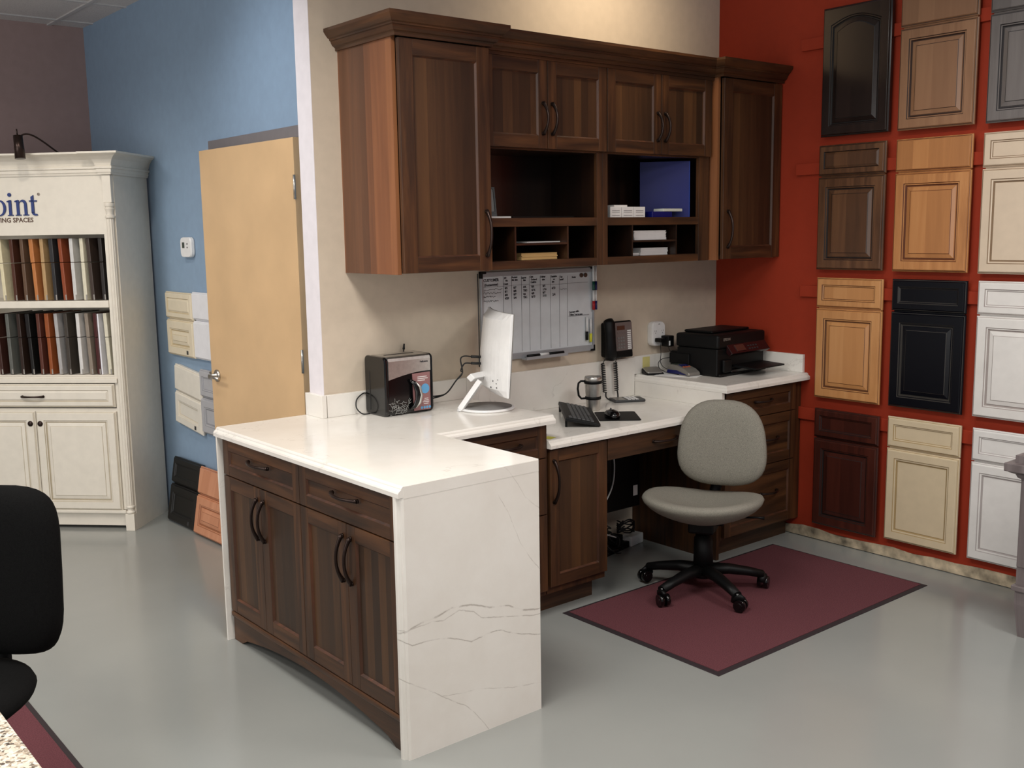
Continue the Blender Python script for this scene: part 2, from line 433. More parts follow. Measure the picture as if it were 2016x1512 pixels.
def carcass(mb, x0, x1, y0, y1, z0, z1, t=.018, mi=0, shelf=()):
    pass

FY = lambda y: frame((0, y, 0), (1, 0, 0), (0, -1, 0))      # face looking towards -y, u = world x

# ------------------------------------------------------------------ upper cabinets
CRP = [(0, 0), (.010, 0), (.010, .010), (.014, .014), (.022, .018), (.028, .028), (.030, .036), (.036, .038), (.036, .044), (.044, .048), (.054, .060), (.062, .072), (.062, .084), (0, .084)]
def crown(parent, path, z, name='crown_moulding', prof=CRP, mats=('walnut_h',), flip=1):
    """sweep a profile along an open plan path (mitred); profile x = outwards (left of travel * flip)"""
    n = len(path); rings = []
    for i, p in enumerate(path):
        d0 = (Vector(path[i])-Vector(path[i-1])).normalized() if i > 0 else None
        d1 = (Vector(path[i+1])-Vector(path[i])).normalized() if i < n-1 else None
        nn = []
        for d in (d0, d1):
            if d is not None: nn.append(Vector((d.y, -d.x))*flip)
        if len(nn) == 2:
            b = (nn[0]+nn[1]); b = b/(b.dot(nn[0]))
        else: b = nn[0]
        rings.append([(p[0]+b.x*q[0], p[1]+b.y*q[0], z+q[1]) for q in prof])
    return MB().loft(rings).build(name, list(mats), parent)

def upper_tall(x0, x1, d, label, hand, lst, cr_path, rst):
    r = thing('wall_cabinet', label, 'cabinet', (x0, 0, ZB))
    bt = MB(); yf = -(d-.031)
    bt.box((x0, yf, ZB), (x0+.018, 0, ZT+.03), 0).box((x1-.018, yf, ZB), (x1, 0, ZT+.03), 0)
    bt.box((x0+.018, yf, ZB+.004), (x1-.018, 0, ZB+.022), 1).box((x0+.018, yf, ZT+.012), (x1-.018, 0, ZT+.03), 1)
    bt.box((x0+.018, -.012, ZB+.022), (x1-.018, -.004, ZT+.012), 1)
    bt.build('body', ['walnut_side_lit', 'walnut_in'], r)
    dm = MB(FY(yf-.011)); shaker(dm, x0+.014, ZB+.005, x1-.004, ZT-.004, .019, .066, .062)
    dd = dm.build('door', WAL, r, bevel=.0012)
    bow_handle(dd, FY(yf-.030), hand, 1.69, .19)
    MB().box((x0+.03, yf-.0112, ZB+.03), (x1-.03, yf-.0005, ZT-.03)).build('gap_shade', 'gap', r)  # dark filler added between body and door, painting the shadow of the gap
    crown(r, cr_path, ZT)
    return r
upper_tall(XL, -2.0, DL, 'tall walnut wall cabinet at the left end with its side panel showing', -2.033, .06,
           [(XL, 0), (XL, -DL), (-1.998, -DL), (-1.998, -DM-.0)], .06)
upper_tall(XR+.012, -.004, DL, 'tall walnut wall cabinet in the corner against the red wall', -.447, .06,
           [(XR+.012, -DM), (XR+.012, -DL), (-.004, -DL)], .06)

# middle hutch
h = thing('wall_cabinet', 'wide walnut hutch with double doors over open cubbies and paper slots', 'cabinet', (-1.25, 0, ZB))
xa, xb, xm = -1.998, -.500, -1.279
bd = MB()
for xx in (xa, xm-.009, xb-.018): bd.box((xx, -DM+.042, ZB+.003), (xx+.018, 0, ZT+.03), 0)
bd.box((xa+.018, -.012, ZB+.01), (xb-.018, -.004, ZT), 0)
bd.box((xa+.018, -DM+.042, ZT), (xb-.018, 0, ZT+.03), 1)
bd.box((xa+.018, -DM+.042, ZB+.018), (xb-.018, -.012, ZB+.036), 1)
bd.box((xa+.018, -DM+.042, 2.052), (xb-.018, -.012, 2.068), 1)
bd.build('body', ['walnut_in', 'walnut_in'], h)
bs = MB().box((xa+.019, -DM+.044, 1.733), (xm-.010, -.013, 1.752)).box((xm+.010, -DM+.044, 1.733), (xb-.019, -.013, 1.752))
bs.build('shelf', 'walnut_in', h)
ff = MB(); y0, y1 = -DM+.022, -DM+.042
ff.box((xa, y0, ZB), (-1.957, y1, 2.43), 0).box((-1.313, y0, ZB), (-1.279, y1, 2.43), 0).box((-1.277, y0-.0006, ZB), (-1.243, y1, 2.43), 0).box((-.588, y0, ZB), (-.51, y1, 2.43), 0)
for a, b in ((-1.957, -1.313), (-1.243, -.588)):
    ff.box((a, y0+.0004, ZB), (b, y1, 1.567), 1).box((a, y0+.0004, 1.717), (b, y1, 1.755), 1).box((a, y0+.0004, 2.05), (b, y1, 2.075), 1)
ff.build('face_frame', ['walnut', 'walnut_h'], h, bevel=.0008)
for a, b, c1, c2 in ((-1.957, -1.313, -1.808, -1.494), (-1.243, -.588, -1.068, -.750)):
    for q in (c1, c2): MB().box((q-.0045, y0+.006, 1.5672), (q+.0045, -.013, 1.7328)).build('divider', 'walnut_in', h)
    MB().box((c1+.0047, y0+.006, 1.634), (c2-.0047, -.013, 1.643)).build('slot_shelf', 'walnut_in', h)
for a, b, hd in ((-1.996, -1.637, -1.663), (-1.633, -1.268, -1.609), (-1.262, -.897, -.923), (-.893, -.520, -.869)):
    dm = MB(FY(-DM+.0205)); shaker(dm, a, 2.058, b, 2.437, .0205, .052, .055)
    dd = dm.build('door', WAL, h, bevel=.0012)
    bow_handle(dd, FY(-DM), hd, 2.188, .135)
crown(h, [(-1.998+.0, -DM), (XR+.011, -DM)], ZT)
MB().box((-1.998, -DM+.001, 2.438), (XR+.011, -DM+.0415, ZT+.06)).build('top_rail', 'walnut_h', h)

# ------------------------------------------------------------------ quartz counters
OG = [(.020, 0), (.016, -.002), (.013, -.006), (.012, -.010), (.0085, -.012), (.003, -.016), (0, -.022), (0, -.036)]
def counter(name, poly, prof_edges, z, label, cat='countertop'):
    """poly ccw list; prof_edges = set of edge indices (i -> i+1) that carry the ogee"""
    n = len(poly); rings = []
    for ins, dz in OG:
        ring = []
        for i in range(n):
            p = Vector(poly[i]); a = Vector(poly[i-1]); b = Vector(poly[(i+1) % n])
            def nrm(p, q): d = (q-p).normalized(); return Vector((-d.y, d.x))     # inward for ccw
            n0, n1 = nrm(a, p), nrm(p, b)
            i0 = ins if (i-1) % n in prof_edges else 0; i1 = ins if i in prof_edges else 0
            # solve offset: o.n0=i0, o.n1=i1
            det = n0.x*n1.y-n0.y*n1.x
            o = Vector(((i0*n1.y-n0.y*i1)/det, (n0.x*i1-i0*n1.x)/det)) if abs(det) > 1e-6 else n0*i0
            ring.append((p.x+o.x, p.y+o.y, z+dz))
        rings.append(ring)
    rings.reverse()
    return MB().loft(rings)
ct = thing('countertop', 'white quartz peninsula top with stone panels dropping to the floor at both ends', 'countertop', (-2.75, -.6, 0))
poly = [(X0, YB), (X1-.010, YB), (X1, YB+.012), (X1, YD), (XE, YD), (XE, -.001), (XW-.003, -.001), (XW-.003, T), (X0, T)]
mb = counter('top', poly, {3, 8}, HC, '')
mb.build('top', 'quartz', ct)
# waterfall end panels; the moulded edge runs down their outer corners
wf = []
for (yo, sgn) in ((YB, 1), (T, -1)):
    pr = [(X0+.020, yo), (X0+.012, yo+sgn*.003), (X0+.011, yo+sgn*.010), (X0+.003, yo+sgn*.016), (X0, yo+sgn*.022), (X0, yo+sgn*.032), (X1, yo+sgn*.032), (X1, yo+sgn*.012), (X1-.008, yo+sgn*.009), (X1-.010, yo)]
    if sgn > 0:
        MB().prism(pr, 'z', 0.0, HC-.0365).build('waterfall_panel', 'quartz_side', ct)
        capm = MB(); capm.prism([(X0+.020, yo-.0006), (X1-.0102, yo-.0006), (X1-.0102, yo+.003), (X0+.02, yo+.003)], 'z', HC-.04, HC-.0008)
        capm.build('waterfall_mitre', 'quartz_side', ct)
    else:
        pr = [p for p in pr if True]
        q = [(a if a < -2.9 else XW-.05, b) for a, b in pr]
        MB().prism(q, 'z', 0.0, HC-.0365).build('waterfall_panel', 'quartz', ct)
dk = thing('countertop', 'low white quartz desktop under the whiteboard', 'countertop', (-1.3, -.3, ZD))
counter('d', [(XE-.02, -.645), (XH+.020, -.645), (XH+.020, -.001), (XE-.02, -.001)], {0}, ZD, '').build('top', 'quartz', dk)
rc = thing('countertop', 'raised white quartz counter carrying the printer', 'countertop', (-.35, -.3, HC))
counter('d', [(XH, YD), (-.001, YD), (-.001, -.001), (XH, -.001)], {0, 3}, HC, '').build('top', 'quartz', rc)
MB().box((XH+.0005, -.625, ZD+.0005), (XH+.0195, -.0225, HC-.0368)).build('side_panel', 'quartz', rc)
tag(MB().box((XW+.002, -.022, HC+.0003), (XE+.0, -.0008, 1.012)).build('backsplash', 'quartz', bevel=.0015), 'low white quartz upstand behind the shredder and monitor', 'backsplash')
s_ = MB().box((XW-.025, -.0225, HC+.0003), (XW-.0025, T+.002, 1.012))
tag(s_.build('backsplash', 'quartz', bevel=.0015), 'short quartz upstand wrapping the end of the tan wall', 'backsplash')
tag(MB().box((XE+.002, -.022, ZD+.0003), (XH+.0, -.0008, 1.008)).build('backsplash', 'quartz', bevel=.0015), 'tall white quartz slab behind the low desktop', 'backsplash')
tag(MB().box((XH-.002, -.022, HC+.0003), (-.024, -.0008, 1.012)).build('backsplash', 'quartz', bevel=.0015), 'quartz upstand on the tan wall behind the printer', 'backsplash')
tag(MB().box((-.022, -.62, HC+.0003), (-.0008, -.0008, 1.012)).build('backsplash', 'quartz', bevel=.0015), 'quartz upstand on the red wall beside the printer', 'backsplash')

# ------------------------------------------------------------------ base cabinets
# peninsula cabinet facing left
pc = thing('base_cabinet', 'walnut peninsula cabinet with two drawers over four doors and an arched base', 'cabinet', (-2.75, -.57, 0))
pf = X0+.020+.022      # carcass front plane
ya_, yb_ = .086, YB+.034
b = MB().box((pf, yb_, .10), (X1-.004, ya_, HC-.038), 0)
b.build('body', ['walnut'], pc)
FX = lambda x: frame((x, 0, 0), (0, -1, 0), (-1, 0, 0))     # face looking towards -x, u = -y
um = .572
ua, ub = -ya_, -yb_
for a, b_, in ((ua+.003, um-.0015), (um+.0015, ub-.001)):
    dr = MB(FX(pf-.001)); shaker(dr, a, .722, b_, .868, .021, .05, .042, .008)
    d = dr.build('drawer', ['walnut', 'walnut_h', 'walnut_h', 'walnut_lip'], pc, bevel=.0012)
    bow_handle(d, FX(pf-.022), (a+b_)/2, .812, .17, True, .026)
    mid = (a+b_)/2
    for c0, c1, hu in ((a, mid-.001, mid-.027), (mid+.001, b_, mid+.027)):
        dm = MB(FX(pf-.001)); shaker(dm, c0, .134, c1, .717, .021, .055, .055)
        d = dm.build('door', WAL, pc, bevel=.0012)
        bow_handle(d, FX(pf-.022), hu, .59, .165, False, .026)
tk = MB(FX(pf+.004))
arc = [(ub-.001, .0), (ub-.001, .118), (ua+.002, .118), (ua+.002, .0), (ua+.07, .0)]
for i in range(1, 24):
    t = i/24; arc.append((ua+.07+t*(ub-ua-.14), .012+.062*math.sin(PI*t)**.8))
arc.append((ub-.07, .0))
tk.loft([[(p[0], p[1], 0) for p in arc], [(p[0], p[1], .018) for p in arc]])
tk.build('arched_base', 'walnut_h', pc)
tb = MB(FX(pf+.004)); tb.box((ua+.002, .108, .0), (ub-.001, .130, .030)); tb.build('base_moulding', 'walnut_h', pc, bevel=.006)

BF = -.600   # carcass front of wall-side base cabinets
def base_unit(x0, x1, ztop, label, loc, toe=True):
    r = thing('base_cabinet', label, 'cabinet', loc)
    b = MB().box((x0, BF, .10), (x1, -.001, ztop), 0)
    b.build('body', ['walnut'], r)
    if toe: MB().box((x0+.001, -.535, .0), (x1-.02, -.515, .0995)).build('toe_kick', 'walnut_h', r)
    return r
def drawer(r, a, z0, b, z1, hz=None, hl=.15, slab=False, mats=('walnut', 'walnut_h', 'walnut_h', 'walnut_lip')):
    mb = MB(FY(BF-.001))
    shaker(mb, a, z0, b, z1, .02, .05, .04 if z1-z0 < .2 else .05, .008)
    d = mb.build('drawer', list(mats), r, bevel=.0012)
    if hz is not None: bow_handle(d, FY(BF-.021), hz[0], hz[1], hl, True)
    return d
A = base_unit(X1+.004, XE-.018, HC-.038, 'walnut three-drawer base cabinet in the inner corner of the peninsula', (-2.15, -.3, 0))
drawer(A, -2.40, .727, -1.868, .868, (-2.09, .800)); drawer(A, -2.40, .475, -1.868, .722, (-2.09, .62)); drawer(A, -2.40, .125, -1.868, .470, (-2.09, .32))
B = base_unit(-1.858, -1.500, ZD-.038, 'narrow walnut desk cabinet with one door left of the knee space', (-1.68, -.3, 0))
dm = MB(FY(BF-.001)); shaker(dm, -1.850, .135, -1.503, .752, .02, .052, .052)
d = dm.build('door', WAL, B, bevel=.0012); bow_handle(d, FY(BF-.021), -1.828, .612, .19)
pcl = thing('pencil_drawer_cabinet', 'shallow walnut pencil drawer hung under the low desktop', 'drawer', (-1.1, -.3, .66))
MB().box((-1.497, BF, .668), (XH-.002, -.12, ZD-.038)).build('drawer_box', 'walnut_in', pcl)
mb = MB(FY(BF-.001)); mb.box((-1.497, .655, 0), (XH-.002, .755, .02)); d = mb.build('front', 'walnut_h', pcl, bevel=.002)
bow_handle(d, FY(BF-.021), -1.115, .702, .17, True)
D = base_unit(XH+.025, -.001, HC-.038, 'walnut drawer base in the corner beside the grey chair', (-.35, -.3, 0))
MB().box((XH+.004, -.598, 0), (XH+.0245, -.002, ZD-.038)).build('end_panel', 'walnut', D)
xr0, xr1 = -.662, -.075
drawer(D, xr0, .722, xr1, .865, (-.36, .80), .14); drawer(D, xr0, .455, xr1, .717, (-.30, .59), .14); drawer(D, xr0, .115, xr1, .450, (-.30, .30), .14)

# ------------------------------------------------------------------ red wall door samples
def ringpoly(W, H, ins, arch=0.0, n=9):
    a, b = -W/2+ins, W/2-ins; lo, hi = ins, H-ins
    top = []
    for i in range(n):
        t = i/(n-1); xx = b+(a-b)*t
        top.append((xx, hi-arch*(1-math.sin(PI*t)) if arch else hi))
    return [(a, lo), (b, lo)] + top
def panel_front(mb, W, H, z0, T_, style, arch=0.0, mi=(0, 1, 2)):
    """a moulded door or drawer face: rings of (inset, height)"""
    f, g_, p = mi
    E_ = [(0, 0, f), (0, T_-.012, f), (.004, T_-.008, f), (.0065, T_-.0075, g_), (.010, T_-.001, f), (.012, T_, f)]
    if style == 'raised':
        rs = E_+[(.050, T_, f), (.0535, T_-.004, g_), (.058, T_-.004, f), (.0625, T_-.010, g_), (.066, T_-.010, g_), (.068, T_-.0065, f), (.086, T_-.003, p), (.0885, T_-.0015, g_), (.0895, T_-.001, p)]
    elif style == 'flat':
        rs = E_+[(.046, T_, f), (.0495, T_-.003, g_), (.056, T_-.004, f), (.060, T_-.009, g_), (.064, T_-.009, g_)]
    elif style == 'small':
        rs = E_+[(.036, T_, f), (.0395, T_-.004, g_), (.044, T_-.005, f), (.047, T_-.008, g_)]
    elif style == 'smallraised':
        rs = E_+[(.034, T_, f), (.038, T_-.006, g_), (.046, T_-.002, p), (.049, T_, p)]
    else:
        rs = [(0, 0, f), (0, T_-.012, f), (.004, T_-.008, f), (.007, T_-.0075, g_), (.010, T_-.001, f), (.012, T_, p)]
    rings = []; ms = []
    for k, (ins, h_, m_) in enumerate(rs):
        a_ = 0
        if arch: a_ = 0 if ins < .04 else arch*.68
        rings.append([(q[0], z0+q[1], h_) for q in ringpoly(W, H, ins, a_)])
        if k: ms.append(m_)
    mb.loft(rings, ms, capmi=p)
    return mb
def sample(loc, u, wdir, mats, label, kind, top_style, dr='small', W=.382, H=.635, group='cabinet door samples hung on the red wall', rot=None, tags=False):
    r = thing('door_sample', label, 'cabinet door sample', loc, group)
    Mf = frame(loc, u, wdir)
    if rot is not None: Mf = Mf @ rot
    back = .012
    if dr:
        MB(Mf).box((-W/2+.010, .002, 0), (W/2-.010, H-.002, back)).build('backing_board', mats[0], r)
        F = Mf @ Matrix.Translation((0, 0, back+.0003))
        dh = .155
        m1 = MB(F); panel_front(m1, W, H-dh-.007, 0, .020, top_style); m1.build('door_panel', mats, r)
        m2 = MB(F); panel_front(m2, W, dh, H-dh, .020, dr); m2.build('drawer_front', mats, r)
    else:
        m1 = MB(Mf); panel_front(m1, W, H, 0, .032, top_style, .055 if kind == 'arch' else 0); m1.build('door_panel', mats, r)
    if tags: MB(Mf @ Matrix.Translation((W*.28, .018, (back+.0205) if dr else .0322))).box((-.012, 0, 0), (.012, .022, .001)).build('tag', 'dark_grey', r)
    return r
def glz(name, c, g_, p=None, rough=.35, **kw):
    return [plain(name, c, rough, **kw), plain(name+'_groove', g_, .5), plain(name+'_panel', p or c, rough, **kw)]
def wsm(name, d, m_, l, g_, rough=.35, stave=.09):
    return [wood(name, d, m_, l, 'z', 0, rough), plain(name+'_groove', g_, .5), wood(name+'_panel', d, m_, l, 'z', stave, rough, grain=.6)]
SM = {
 'espresso': wsm('espresso_cherry', (26, 18, 16), (36, 25, 22), (46, 33, 28), (16, 10, 9), .18),
 'taupe': wsm('taupe_maple', (128, 92, 66), (142, 104, 76), (152, 114, 84), (52, 30, 20)),
 'greystain': wsm('grey_stained_maple', (92, 86, 84), (104, 98, 96), (118, 112, 110), (40, 36, 38)),
 'brownwal': wsm('brown_walnut', (66, 42, 26), (92, 60, 38), (116, 80, 52), (28, 15, 10)),
 'honey': wsm('honey_cherry', (160, 106, 62), (182, 124, 74), (198, 142, 90), (96, 50, 24)),
 'almond': glz('almond_paint', (206, 187, 165), (128, 104, 80)),
 'maple': wsm('toasted_maple', (182, 126, 76), (194, 138, 86), (204, 150, 98), (98, 60, 32)),
 'blackp': glz('black_paint', (8, 9, 16), (52, 48, 44), rough=.3, spec=.3),
 'whiteg': glz('glazed_white_paint', (220, 216, 212), (158, 148, 144)),
 'darkch': wsm('dark_cherry', (50, 20, 14), (66, 28, 20), (80, 36, 25), (22, 8, 6)),
 'ivory': glz('ivory_paint', (210, 192, 162), (160, 136, 96)),
 'whitep': glz('white_paint', (222, 219, 216), (168, 160, 158)),
}
DX = -.0205
c1, c2, c3 = -.900, -1.330, -1.765
SMP = [
 (c1, 2.150, 'espresso', 'arch', 'raised', None, 'espresso door sample with an arched panel, top of the column nearest the corner'),
 (c2, 2.148, 'taupe', '', 'raised', 'slab', 'taupe maple door sample with dark glazed lines, top of the middle column'),
 (c3, 2.146, 'greystain', '', 'raised', 'slab', 'grey stained door sample cut by the top right edge of the picture'),
 (c1+.005, 1.473, 'brownwal', '', 'raised', 'smallraised', 'brown walnut door sample right below the arched espresso one'),
 (c2, 1.472, 'honey', '', 'raised', 'slab', 'honey cherry door sample with a plain slab drawer front'),
 (c3+.003, 1.470, 'almond', '', 'flat', 'small', 'almond painted door sample at the right edge beside the honey one'),
 (c1-.003, .796, 'maple', '', 'raised', 'small', 'toasted maple door sample with glazed grooves above the dark cherry one'),
 (c2-.006, .800, 'blackp', '', 'raised', 'small', 'black painted door sample in the middle column'),
 (c3-.005, .802, 'whiteg', '', 'raised', 'small', 'white door sample with grey glaze at the right edge beside the black one'),
 (c1-.010, .102, 'darkch', '', 'raised', 'small', 'dark cherry door sample lowest in the column nearest the corner'),
 (c2-.010, .112, 'ivory', '', 'flat', 'small', 'ivory painted door sample lowest in the middle column'),
 (c3-.013, .112, 'whitep', '', 'flat', 'small', 'plain white door sample partly behind the grey desk post'),
]
for yy, zz, mt, kd, ts, dr, lb in SMP:
    sample((DX, yy, zz), (0, -1, 0), (-1, 0, 0), SM[mt], lb, kd, ts, dr)

# ------------------------------------------------------------------ maple door with frame on the blue wall
dr_ = MB().box((BX-.012, T, 2.137), (BX+.002, 1.430, 2.192)).box((BX-.005, 1.385, 0), (BX+.002, 1.430, 2.137))
struct(dr_.build('door_1', 'metalgrey', bevel=.002))
dm_ = thing('door_2', 'maple veneer restroom door standing slightly open with a lever handle', 'door')
del dm_['label']; del dm_['category']; dm_['kind'] = 'structure'
Mh = TR(BX-.010, .41, .006, R(2.4))
MB(Mh).box((-.044, 0, 0), (0, .955, 2.128)).build('door_leaf', 'maple', dm_, bevel=.002)
lv = MB(Mh)
for sgn, xo in ((-1, -.044),):
    L = Matrix.Translation((xo, .885, .955)) @ Matrix.Rotation(-PI/2 if sgn < 0 else PI/2, 4, 'Y')
    k = MB(Mh @ L); k.lathe([(.033, 0), (.033, .006), (.024, .012), (.013, .014), (.012, .05), (.002, .052)], 24); merge(lv, k)
lv.tube([(-.088, .885, .955), (-.092, .84, .955), (-.090, .775, .952)], [.011, .009, .008], 10)
lv.tube([(-.030, .90, .958), (-.034, .95, .960), (-.032, .992, .960)], [.010, .009, .008], 10)
lv.build('lever_handle', 'satin', dm_)
for zz in (.25, 1.05, 1.85):
    MB(Mh).tube([(-.049, -.006, zz), (-.049, -.006, zz+.11)], .006, 8).build('hinge', 'satin', dm_)

# thermostat and restroom sign on the blue wall
tf = frame((BX, 1.775, 1.60), (0, -1, 0), (-1, 0, 0))
th = thing('thermostat', 'white wall thermostat with a small grey display left of the door', 'thermostat', (BX, 1.775, 1.60))
rr = []
def rrect(w_, h_, r_, n=5):
    o = []
    for cx, cy, a0 in ((w_/2-r_, h_/2-r_, 0), (-w_/2+r_, h_/2-r_, 90), (-w_/2+r_, -h_/2+r_, 180), (w_/2-r_, -h_/2+r_, 270)):
        for i in range(n): a = R(a0+90*i/(n-1)); o.append((cx+r_*math.cos(a), cy+r_*math.sin(a)))
    return o
m = MB(tf); m.loft([[(p[0]*k, p[1]*k+.035, w_) for p in rrect(.145, .112, .028)] for k, w_ in ((.92, 0.0005), (1, .008), (1, .022), (.95, .029))]); m.build('case', 'white_plastic', th)
m = MB(tf); m.box((-.045, .03, .029), (-.012, .062, .0297)); m.build('display', 'lcd', th)
m = MB(tf); [m.box((.02, .05-k*.02, .029), (.035, .058-k*.02, .0305)) for k in range(2)]; m.build('button', 'mid_grey', th)
sg = thing('restroom_sign', 'black and white restroom sign half hidden behind the maple door', 'sign', (BX, 1.46, 1.45))
sf = frame((BX, 1.5565-.0, 1.447), (0, -1, 0), (-1, 0, 0))
m = MB(sf); m.loft([[(p[0]+.1, p[1]+.112, w_) for p in rrect(.200, .232, .014)] for w_ in (.0005, .004)]); m.build('plate', 'white_plastic', sg)
m = MB(sf)
m.loft([[(p[0]+.1, p[1]+.145, w_) for p in rrect(.188, .148, .010)] for w_ in (.004, .0048)])
m.loft([[(p[0]+.1, p[1]+.036, w_) for p in rrect(.188, .062, .010)] for w_ in (.004, .0048)]); m.build('black_field', 'black_plastic', sg)
m = MB(sf)
for cx, dress in ((.045, True), (.15, False)):
    m.lathe([(.010, .0048), (.010, .0056)], 14, (cx, .203, 0))
    if dress: m.loft([[(cx-.010, .19, w_), (cx+.010, .19, w_), (cx+.022, .125, w_), (cx-.022, .125, w_)][::-1] for w_ in (.0048, .0056)])
    else: m.box((cx-.013, .128, .0048), (cx+.013, .19, .0056))
    for s_x in (-1, 1): m.box((cx+s_x*.004, .085, .0048), (cx+s_x*.012, .13, .0056)); m.box((cx+s_x*.014, .14, .0048), (cx+s_x*.020, .187, .0056))
m.box((.094, .08, .0048), (.098, .21, .0056))
m.build('figures', 'white_plastic', sg)
text_mb('RESTROOM', .03, .0004, sf @ Matrix.Translation((.012, .035, .0052)), .0006, .98).build('lettering', 'white_plastic', sg)

# samples on the blue wall and leaning at its foot
ub_, wb_ = (0, -1, 0), (-1, 0, 0)
G2 = 'cabinet door samples hung on the blue wall'
SM['cream2'] = glz('cream_paint', (220, 208, 184), (190, 172, 138)); SM['white2'] = glz('bright_white_paint', (228, 228, 232), (208, 208, 212))
SM['grey2'] = glz('light_grey_paint', (172, 172, 176), (140, 140, 144)); SM['black2'] = glz('black_stained_oak', (13, 12, 11), (8, 8, 8), rough=.4)
SM['salmon'] = wsm('salmon_maple', (188, 126, 92), (198, 136, 102), (206, 146, 112), (150, 96, 66)); SM['white3'] = glz('warm_white_paint', (224, 218, 206), (206, 196, 178))
sample((BX-.002, 1.930, 1.006), ub_, wb_, SM['cream2'], 'cream door sample with wide bevels, upper left on the blue wall', '', 'raised', 'smallraised', .385, .371, G2, tags=True)
sample((BX-.002, 1.515, 1.010), ub_, wb_, SM['white2'], 'plain white slab door sample beside the cream one on the blue wall', '', 'slab', 'slab', .43, .376, G2, tags=True)
tl = Matrix.Rotation(R(-5), 4, 'Z')
sample((BX-.002, 1.885, .583), ub_, wb_, SM['white3'], 'warm white door sample hung crooked, lower left on the blue wall', '', 'flat', 'slab', .385, .355, G2, rot=tl, tags=True)
sample((BX-.002, 1.485, .588), ub_, wb_, SM['grey2'], 'light grey shaker door sample hung low beside the maple door', '', 'flat', 'small', .40, .365, G2)
lean = Matrix.Rotation(R(-10), 4, 'X')
sample((BX-.078, 1.912, .006), (0.045, -1, 0), (-1, -.045, 0), SM['black2'], 'black door sample leaning on the foot of the blue wall', '', 'flat', 'small', .37, .385, 'door samples leaning at the foot of the blue wall', rot=lean, tags=True)
sample((BX-.074, 1.525, .006), (0.045, -1, 0), (-1, -.045, 0), SM['salmon'], 'salmon brown door sample leaning beside the black one', '', 'raised', 'slab', .385, .385, 'door samples leaning at the foot of the blue wall', rot=lean)

# ------------------------------------------------------------------ cream display cabinet in the far corner
q2 = math.sqrt(.5)
RC = Vector((-2.735, 2.035, 0))                                   # right front corner on the floor
W_, Dp, Ht = 1.13, .425, 2.165
# local u: from the LEFT end to the right end; front faces the room
DF = Matrix(((q2, 0, -q2, RC.x-q2*W_), (-q2, 0, -q2, RC.y+q2*W_), (0, 1, 0, 0), (0, 0, 0, 1)))
dc = thing('display_cabinet', 'tall cream display cabinet with fluted pilasters holding rows of finish samples', 'cabinet', (RC.x-q2*W_/2, RC.y+q2*W_/2, 0))
def DB(): return MB(DF)
b = DB()
b.box((0, 0.0, -Dp), (.02, 2.05, -.001)).box((W_-.02, 0.0, -Dp), (W_, 2.05, -.001))
b.box((.02, .10, -Dp), (W_-.02, 2.05, -Dp+.01))
b.box((.02, .02, -.03), (W_-.02, .12, -.012)).box((.07, .87, -.02), (W_-.07, .905, .0))
b.box((.02, 1.998, -Dp+.01), (W_-.02, 2.05, -.002))
b.box((.02, 1.715, -.02), (W_-.02, 2.05, -.0)).box((.02, .70, -.02), (W_-.02, .72, -.001))
b.box((.02, .12, -.025), (.075, 1.72, -.0005)).box((W_-.075, .12, -.025), (W_-.02, 1.72, -.0005))
b.build('body', 'cream', dc)
DB().box((.021, .875, -Dp+.011), (W_-.021, .912, -.0205)).build('shelf', 'cream', dc)
m = DB(); m.box((.076, 1.305, -Dp+.011), (W_-.076, 1.338, -.014)); m.box((.076, 1.301, -.0138), (W_-.076, 1.342, .004)); m.build('shelf', 'cream', dc, bevel=.004)
for a, b_ in ((.076, W_/2-.002), (W_/2+.002, W_-.076)):
    m = MB(DF @ Matrix.Translation(((a+b_)/2, 0, 0))); panel_front(m, b_-a, .585, .118, .022, 'raised'); d = m.build('door', ['cream', 'cream_groove', 'cream'], dc)
    knob(d, DF, (b_-.028) if a < .1 else (a+.028), .632+.0, 'bronze') ; d.children[0].location = (0, 0, 0)
m = MB(DF @ Matrix.Translation((W_/2, 0, 0))); panel_front(m, W_-.152, .135, .728, .022, 'smallraised'); d = m.build('drawer', ['cream', 'cream_groove', 'cream'], dc)
bow_handle(d, DF @ Matrix.Translation((0, 0, .022)), W_/2, .792, .13, True, .022)
DB().box((.055, .868, -.001), (W_-.055, .895, .014)).build('rail_moulding', 'cream', dc, bevel=.004)
DB().box((.055, .098, -.001), (W_-.055, .118, .016)).build('base_moulding', 'cream', dc, bevel=.004)
for a in (.027, W_-.027):
    m = DB(); hw = .027
    m.box((a-hw, 0, -.001), (a+hw, .10, .032)); 
    m.lathe([(.020, 0), (.024, .008), (.017, .014), (.017, .024), (.023, .03), (.019, .038), (.019, .045)], 18, (0, 0, 0)) if False else None
    Lz = DF @ Matrix.Translation((a, .10, .012)) @ Matrix.Rotation(-PI/2, 4, 'X')
    k = MB(Lz); k.lathe([(.022, 0), (.026, .006), (.026, .012), (.019, .018), (.018, .03), (.025, .036), (.025, .044), (.021, .05)], 20); merge(m, k)
    # fluted shaft
    ring = []
    NF = 40
    for i in range(NF):
        an = 2*PI*i/NF; rr_ = .0205-.0022*(1 if i % 4 in (0, 1) else 0)
        ring.append((rr_*math.cos(an), rr_*math.sin(an)))
    k = MB(Lz); k.loft([[(p[0], p[1], .05) for p in ring], [(p[0], p[1], 1.70) for p in ring]]); merge(m, k)
    k = MB(Lz); k.lathe([(.021, 1.70), (.027, 1.705), (.027, 1.715), (.020, 1.722), (.022, 1.745), (.027, 1.755), (.021, 1.762), (.027, 1.77), (.027, 1.785), (.022, 1.79)], 20); merge(m, k)
    m.box((a-hw+.002, 1.89, -.001), (a+hw-.002, 2.04, .032))
    m.build('pilaster', 'cream', dc, bevel=.0015)
